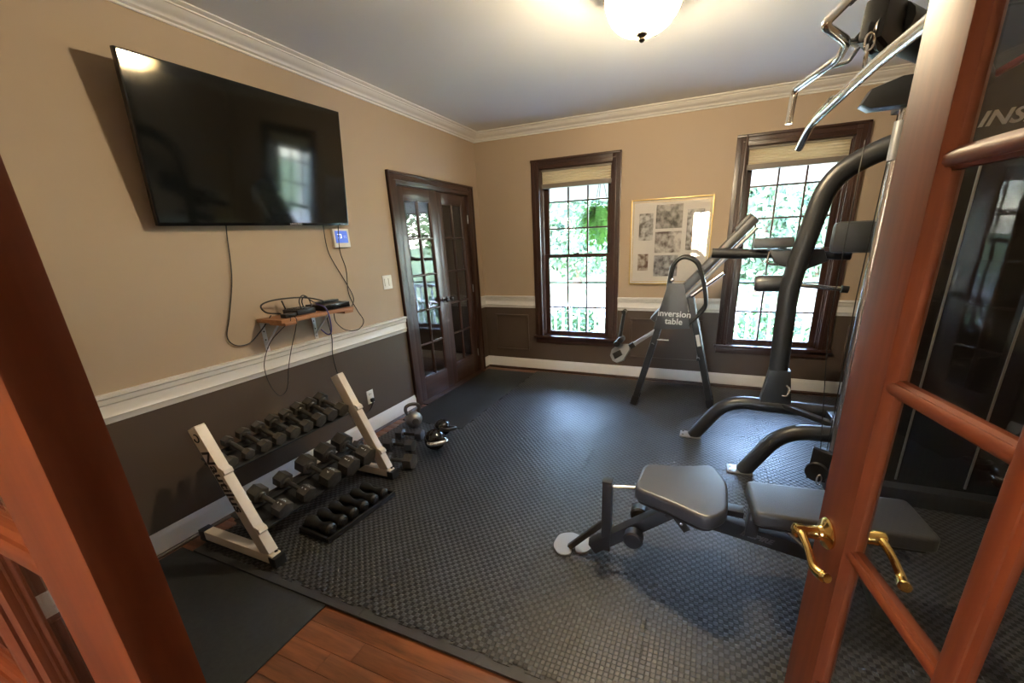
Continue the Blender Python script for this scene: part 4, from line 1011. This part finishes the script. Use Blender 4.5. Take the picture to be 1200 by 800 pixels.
# overhead arm
P_('top_bracket', prism(NB(), [(3.22, 2.11), (3.26, 2.085), (3.50, 2.085), (3.56, 2.21), (3.36, 2.205), (3.25, 2.17)], -0.045, 0.045, axes((0, -1.95, 0), (1, 0, 0), (0, 0, 1)), bev=0.01))
P_('overhead_arm', ring_tube(NB(), fillet([(3.64, -1.90, 2.16), (3.50, -2.12, 2.21), (3.12, -2.60, 2.215)], 0.15, 8), 0.075, 16, sq=0.8))
ph = P_('pulley_housing', prism(NB(), [(-0.10, -0.06), (0.05, -0.085), (0.10, 0.0), (0.06, 0.07), (-0.08, 0.06)], -0.035, 0.035, axes((3.095, -2.66, 2.195), (0.55, 0.83, 0), (0, 0, 1)), bev=0.01), BLACKP)
P_('pulley', lathe(NB(), [(0.008, -0.012), (0.05, -0.012), (0.043, 0), (0.05, 0.012), (0.008, 0.012)], 22, axes((3.07, -2.71, 2.155), (0.55, 0.83, 0), (0, 0, 1))), BLACKP, ph)
P_('cable', ring_tube(NB(), [(3.05, -2.75, 2.16), (3.04, -2.76, 2.12)], 0.004, 6), BLACKP)
# lat bar and press handle (hang from the gym, lift away)
root = thing('lat_bar', 'long chrome lat pulldown bar with bent ends hanging from the gym pulley', 'bar', (3.035, -2.76, 2.05))
lp = fillet([(2.975, -2.09, 1.935), (2.99, -2.24, 2.008), (3.035, -2.60, 2.035), (3.04, -2.92, 2.025), (3.04, -3.36, 1.985), (3.03, -3.50, 1.91)], 0.06, 5)
obj('bar', ring_tube(NB(), lp, 0.0175, 14), CHROME, root)
obj('grip_sleeve', ring_tube(NB(), [V((2.99, -2.24, 2.008)).lerp(V((3.035, -2.60, 2.055)), t) for t in (0.15, 0.62)], 0.0195, 12), CHROME, root)
obj('ring', ring_tube(NB(), [V((3.037, -2.76, 2.085))+0.022*V((math.cos(t)*0.3, math.cos(t), math.sin(t)*1.5)) for t in [2*PI*k/18 for k in range(18)]], 0.0045, 8, closed=True), CHROME, root)
obj('clip', ring_tube(NB(), [V((3.039, -2.76, 2.125))+0.014*V((math.cos(t), math.cos(t)*0.4, math.sin(t)*1.7)) for t in [2*PI*k/18 for k in range(18)]], 0.004, 8, closed=True), CHROME, root)
root = thing('pull_handle', 'chrome multi-grip handle with black grip at the ceiling above the lat bar', 'bar', (2.95, -2.6, 2.15))
hp = fillet([(2.962, -2.77, 2.248), (2.893, -2.83, 2.172), (2.985, -2.72, 2.150), (2.990, -2.60, 2.140), (2.955, -2.50, 2.135), (2.898, -2.30, 2.135), (2.892, -2.30, 2.005)], 0.03, 5)
obj('tube', ring_tube(NB(), hp, 0.0145, 12), CHROME, root)
obj('grip', ring_tube(NB(), [(2.962, -2.77, 2.248), (3.03, -2.71, 2.32)], 0.019, 12), BLACKP, root)
obj('loop', ring_tube(NB(), fillet([(2.985, -2.72, 2.150), (3.045, -2.66, 2.165), (3.03, -2.56, 2.135), (2.965, -2.52, 2.135)], 0.012, 3), 0.007, 8), CHROME, root)
obj('hanger', bar(NB(), (3.02, -2.66, 2.155), (3.07, -2.66, 2.215), 0.05, 0.03, 0.004), BLACKP, root)

# ------------------------------------------------------------------ adjustable bench
root = thing('weight_bench', 'adjustable black vinyl weight bench with two pads in the right foreground', 'bench', (2.7, -2.9, MT))
def P_(nm, bm, m=BLKMET, par=None): return obj(nm, bm, m, par or root)
def pad(nm, poly, z0_, z1_):
    bm = prism(NB(), poly, z0_, z1_, bev=0.018, seg=4)
    return P_(nm, bm, VINYL)
def rounded(poly, r, n=5):
    out = []; N_ = len(poly)
    for i in range(N_):
        a, b, c = V(poly[i-1]), V(poly[i]), V(poly[(i+1) % N_]); u, w = a-b, c-b
        t = min(r, u.length*0.45, w.length*0.45); A, B = b+u.normalized()*t, b+w.normalized()*t
        for k in range(n+1):
            s = k/n; q = (1-s)**2*A+2*s*(1-s)*b+s*s*B; out.append((q.x, q.y))
    return out
seat = rounded([(2.388, -2.985), (2.404, -2.745), (2.56, -2.715), (2.725, -2.645), (2.79, -2.80), (2.785, -3.03), (2.712, -3.115), (2.56, -3.045)], 0.045)
sp_ = pad('seat_pad', seat, 0.385, 0.452)
P_('pad_board', prism(NB(), [(x*0.94+2.59*0.06, y*0.94-2.88*0.06) for x, y in seat], 0.372, 0.387), BLACKP, sp_)
bd_ = V((0.995, 0.085, 0)).normalized(); bp = V((-bd_.y, bd_.x, 0)); bo = V((2.877, -2.876, 0))
back = rounded([((bo+bd_*a+bp*b).x, (bo+bd_*a+bp*b).y) for a, b in ((0, -0.132), (0, 0.130), (0.62, 0.135), (0.62, -0.135))], 0.03)
sp_ = pad('back_pad', back, 0.385, 0.452)
P_('pad_board', prism(NB(), rounded([((bo+bd_*a+bp*b).x, (bo+bd_*a+bp*b).y) for a, b in ((0.02, -0.115), (0.02, 0.115), (0.60, 0.115), (0.60, -0.115))], 0.02), 0.370, 0.387), BLACKP, sp_)
# frame: front leg, spine, rear beam
P_('front_leg', bar(NB(), (2.19, -2.965, 0.050), (2.60, -2.89, 0.345), 0.055, 0.065, 0.006))
P_('pad_support', bar(NB(), (2.45, -2.88, 0.362), (2.86, -2.88, 0.362), 0.06, 0.03, 0.004))
mb = P_('main_beam', bar(NB(), (2.63, -2.895, 0.315), (3.42, -2.735, 0.085), 0.055, 0.07, 0.006))
bdv = (V((3.42, -2.735, 0.085))-V((2.63, -2.895, 0.315))).normalized()
sx_ = bdv.cross(V((0, 0, 1))).normalized()
text('lettering', 'INSPIRE', 0.034, GREYINK, mb, V((2.63, -2.895, 0.315))+bdv*0.31+sx_*0.0285, bdv, sx_.cross(bdv) if sx_.cross(bdv).z > 0 else bdv.cross(sx_), shear=0.25, bold=0.0012, sx=1.25)
P_('back_post', bar(NB(), (2.90, -2.865, 0.25), (2.905, -2.865, 0.375), 0.05, 0.06, 0.005))
P_('back_rail', bar(NB(), (2.90, -2.865, 0.357), (3.44, -2.815, 0.357), 0.05, 0.03, 0.004))
P_('rear_foot', bar(NB(), (3.40, -2.95, 0.048), (3.43, -2.52, 0.048), 0.06, 0.06, 0.006))
P_('front_post', bar(NB(), (2.262, -2.955, 0.05), (2.262, -2.955, 0.440), 0.046, 0.046, 0.004))
P_('post_cap', bar(NB(), (2.262, -2.955, 0.438), (2.262, -2.955, 0.450), 0.050, 0.050, 0.004), BLACKP)
P_('post_pin', ring_tube(NB(), [(2.275, -2.95, 0.41), (2.40, -2.92, 0.41)], 0.010, 10), CHROME)
P_('brace', bar(NB(), (2.255, -2.96, 0.215), (2.075, -2.99, 0.030), 0.022, 0.028, 0.003))
P_('toe_plate', prism(NB(), rounded([(1.985, -3.0), (1.99, -2.90), (2.06, -2.865), (2.12, -2.885), (2.075, -2.95), (2.10, -3.03), (2.04, -3.055)], 0.04), MT+0.004, MT+0.010), STEEL)
P_('toe_plate_rim', prism(NB(), rounded([(1.978, -3.0), (1.983, -2.895), (2.06, -2.858), (2.13, -2.88), (2.085, -2.95), (2.105, -3.037), (2.04, -3.064)], 0.04), MT, MT+0.005), BLACKP)
P_('toe_plate', prism(NB(), rounded([(2.10, -2.97), (2.11, -2.90), (2.17, -2.86), (2.20, -2.90), (2.17, -2.985), (2.12, -3.01)], 0.03), MT+0.001, MT+0.008), STEEL)
for y in (-3.0, -2.80):
    P_('roller', lathe(NB(), [(0, -0.03), (0.038, -0.03), (0.046, -0.022), (0.046, 0.022), (0.038, 0.03), (0, 0.03)], 24, axes((2.40, y, 0.185), (1, 0, 0), (0, 0, 1))), BLACKP)
P_('axle', ring_tube(NB(), [(2.40, -3.02, 0.185), (2.40, -2.78, 0.185)], 0.014, 10), CHROME)
ad = P_('adjust_plate', bar(NB(), (2.565, -2.955, 0.345), (2.635, -2.965, 0.262), 0.010, 0.036, 0.004, up=V((1, 0, 0.6))))
bm = NB()
for t in (0.3, 0.6): lathe(bm, [(0, 0.004), (0.007, 0.003), (0.008, 0)], 10, axes(V((2.565, -2.955, 0.345)).lerp(V((2.635, -2.965, 0.262)), t)+V((0, -0.006, 0)), (1, 0, 0), (0, 0, 1)))
P_('pin_hole', bm, CHROME, ad)
P_('pop_pin', lathe(NB(), [(0, 0.04), (0.012, 0.038), (0.016, 0.02), (0.008, 0.012), (0.008, 0)], 14, axes((2.545, -2.93, 0.325), (1, 0, 0), (0, 0, 1))), BLACKP)
for s in (0, 1):
    P_('link_rod', ring_tube(NB(), [(3.02, -2.93+s*0.16, 0.345), (3.16, -2.92+s*0.16, 0.22)], 0.008, 8), CHROME)

# ------------------------------------------------------------------ porch and garden beyond the windows
PZ = -0.15
tag(obj('porch_floor', box(NB(), (-3, 0.16, PZ-0.1), (9, 2.2, PZ)), PORCHF), 'grey porch floor outside the windows', 'porch floor', kind='structure')
tag(obj('porch_ceiling', box(NB(), (-3, 0.16, 2.48), (9, 2.4, 2.58)), PORCHW), 'white porch ceiling outside the windows', 'porch ceiling', kind='structure')
tag(obj('porch_beam', box(NB(), (-3, 2.02, 2.17), (9, 2.18, 2.48)), PORCHW), 'white beam along the porch edge', 'beam', kind='structure')
root = thing('porch_railing', 'white porch railing with thin balusters outside both windows', 'railing', (2, 2.05, PZ))
obj('top_rail', box(NB(), (-2.5, 2.01, 0.79), (8.0, 2.10, 0.84), 0.008), PORCHW, root)
obj('bottom_rail', box(NB(), (-2.5, 2.03, -0.07), (8.0, 2.08, -0.02), 0.004), PORCHW, root)
bal = None
x = -1.2
while x < 6.6:
    if bal is None:
        bal = obj('baluster', box(NB(), (-0.014, -0.014, 0), (0.014, 0.014, 0.82)), PORCHW, root, world=False); bal.location = V((x, 2.055, -0.025))-wloc(root)
    else: inst(bal, root, V((x, 2.055, -0.025))-wloc(root))
    x += 0.142
for x in (-1.5, 1.95, 5.4):
    tag(obj('porch_post', box(NB(), (x-0.06, 2.02, PZ), (x+0.06, 2.14, 2.2), 0.006), PORCHW, loc=(x, 2.08, PZ)), {-1.5: 'white square porch post at the far left', 1.95: 'white square porch post behind the wall between the windows', 5.4: 'white square porch post at the far right'}[x], 'post')
bm = NB()
nx_, ny_ = 40, 30
gv = {}
for i in range(nx_+1):
    for j in range(ny_+1):
        x = -40+i*2.2; y = 2.2+j*2.0
        gv[i, j] = bm.verts.new((x, y, -0.55+0.05*max(0, y-14)+0.08*noise.noise(V((x*0.15, y*0.15, 0)))))
for i in range(nx_):
    for j in range(ny_): bm.faces.new((gv[i, j], gv[i+1, j], gv[i+1, j+1], gv[i, j+1]))
tag(obj('lawn', bm, GRASS), 'sunlit lawn beyond the porch', 'lawn', kind='structure')
tag(obj('driveway', box(NB(), (-30, 6.4, -0.58), (40, 9.4, -0.50)), mat('pale paving', (0.36, 0.36, 0.35), 0.8, nscale=3, namp=0.1)), 'pale driveway across the lawn', 'driveway', kind='structure')
def leaves(n, c, rx, rz, size, seed, shape=1.0):
    rnd = random.Random(seed); vs = []; fs = []
    for k in range(n):
        while True:
            p = V((rnd.uniform(-1, 1), rnd.uniform(-1, 1), rnd.uniform(-1, 1)))
            if p.length <= 1 and p.length > 0.35 + 0.35*noise.noise(p*2.2+V((seed, 0, 0))): break
        if noise.noise(p*3.0+V((seed*3.1, 2, 5))) > 0.22: continue
        q = V((c[0]+p.x*rx, c[1]+p.y*rx, c[2]+p.z*rz))
        a = V((rnd.gauss(0, 1), rnd.gauss(0, 1), rnd.gauss(0, 1))).normalized(); b = a.orthogonal().normalized(); s = size*rnd.uniform(0.6, 1.3)
        i = len(vs); vs += [q-a*s, q+b*s*0.5, q+a*s, q-b*s*0.5]; fs.append((i, i+1, i+2, i+3))
    return vs, fs
def tree(label, x, y, h, rx, rz, m, seed, nl=7000, size=0.16, z=-0.5):
    root = thing('tree', label, 'tree', (x, y, z), group='trees in the garden')
    obj('trunk', ring_tube(NB(), spline([(x, y, z), (x+0.1, y, z+h*0.35), (x-0.05, y+0.1, z+h*0.7), (x, y, z+h)], 5), [0.22*(1-0.7*k/15) for k in range(16)], 10), BARK, root)
    vs, fs = leaves(nl, (0, 0, h), rx, rz, size, seed)
    me = bpy.data.meshes.new('crown'); me.from_pydata(vs, [], fs); me.materials.append(m)
    o = bpy.data.objects.new('crown', me); COL.objects.link(o); o.parent = root
for a in (('leafy tree seen through the left window, behind the hanging fern', -2.4, 12, 3.0, 2.6, 2.4, FOLI2, 1), ('broad tree at the left of the garden', -8.0, 14.5, 3.5, 2.9, 3.0, FOLI, 2),
          ('round tree between the windows in the garden', 1.7, 17.5, 3.2, 2.7, 2.6, FOLI2, 3), ('tree seen through the right window', 4.3, 12.2, 2.4, 2.3, 2.2, FOLI2, 4),
          ('tall tree at the right of the garden', 10.2, 14, 4.0, 3.2, 3.2, FOLI, 5), ('low bushy tree far right of the garden', 7.2, 18.5, 2.6, 2.6, 2.6, FOLI2, 6), ('distant tall tree at left beyond the driveway', -4.5, 20, 4.5, 3.4, 4.0, FOLI2, 8)):
    tree(*a)
def shrub(label, x, y, r, m, seed):
    root = thing('shrub', label, 'shrub', (x, y, -0.5), group='shrubs along the porch')
    vs, fs = leaves(900, (0, 0, r*0.8), r, r*0.8, 0.06, seed)
    me = bpy.data.meshes.new('foliage'); me.from_pydata(vs, [], fs); me.materials.append(m)
    o = bpy.data.objects.new('foliage', me); COL.objects.link(o); o.parent = root
    obj('stem', ring_tube(NB(), [(x, y, -0.5), (x, y, -0.5+r)], [0.03, 0.015], 6), BARK, root)
for k, (x, y, r, lab) in enumerate([(0.2, 3.0, 0.55, 'shrub behind the railing at left of the left window'), (1.3, 3.2, 0.5, 'shrub behind the railing at right of the left window'), (3.6, 3.1, 0.6, 'shrub behind the railing at left of the right window'), (4.9, 3.1, 0.55, 'shrub behind the railing at right of the right window')]):
    shrub(lab, x, y, r, FOLI, 20+k)
def fern(label, x, y, z, R_, n, seed):
    root = thing('hanging_fern', label, 'plant', (x, y, z)); rnd = random.Random(seed)
    obj('basket', lathe(NB(), [(0, z-0.16), (0.09, z-0.15), (0.15, z-0.05), (0.16, z), (0.14, z), (0, z-0.02)], 18, Matrix.Translation((x, y, 0))), PLANTPOT, root)
    bm = NB()
    for k in range(3):
        a = 2*PI*k/3; ring_tube(bm, [(x+0.15*math.cos(a), y+0.15*math.sin(a), z), (x, y, 2.47)], 0.004, 5)
    obj('hanger', bm, BLACKP, root)
    vs = []; fs = []
    for k in range(n):
        a = rnd.uniform(0, 2*PI); l = R_*rnd.uniform(0.7, 1.25); rise = rnd.uniform(0.05, 0.35)*R_*1.6; drop = rnd.uniform(0.2, 1.3)*R_
        pts = [V((math.cos(a)*l*t, math.sin(a)*l*t, rise*math.sin(min(1, t*1.5)*PI*0.6) - drop*t*t)) for t in [j/10 for j in range(11)]]
        sd = V((-math.sin(a), math.cos(a), 0))
        for j in range(1, 11):
            w = 0.055*math.sin(PI*(0.12+0.86*j/11))*R_/0.4
            d = (pts[j]-pts[j-1])
            for s in (-1, 1):
                i = len(vs); b = pts[j-1]
                vs += [b, b+d*0.75, b+d*1.1+sd*s*w, b+d*0.4+sd*s*w*0.85]; fs.append((i, i+1, i+2, i+3))
    me = bpy.data.meshes.new('fronds'); me.from_pydata([tuple(v) for v in vs], [], fs); me.materials.append(FERN)
    o = bpy.data.objects.new('fronds', me); COL.objects.link(o); o.parent = root
fern('bright green hanging fern on the porch outside the left window', 1.10, 1.62, 1.86, 0.40, 130, 5)
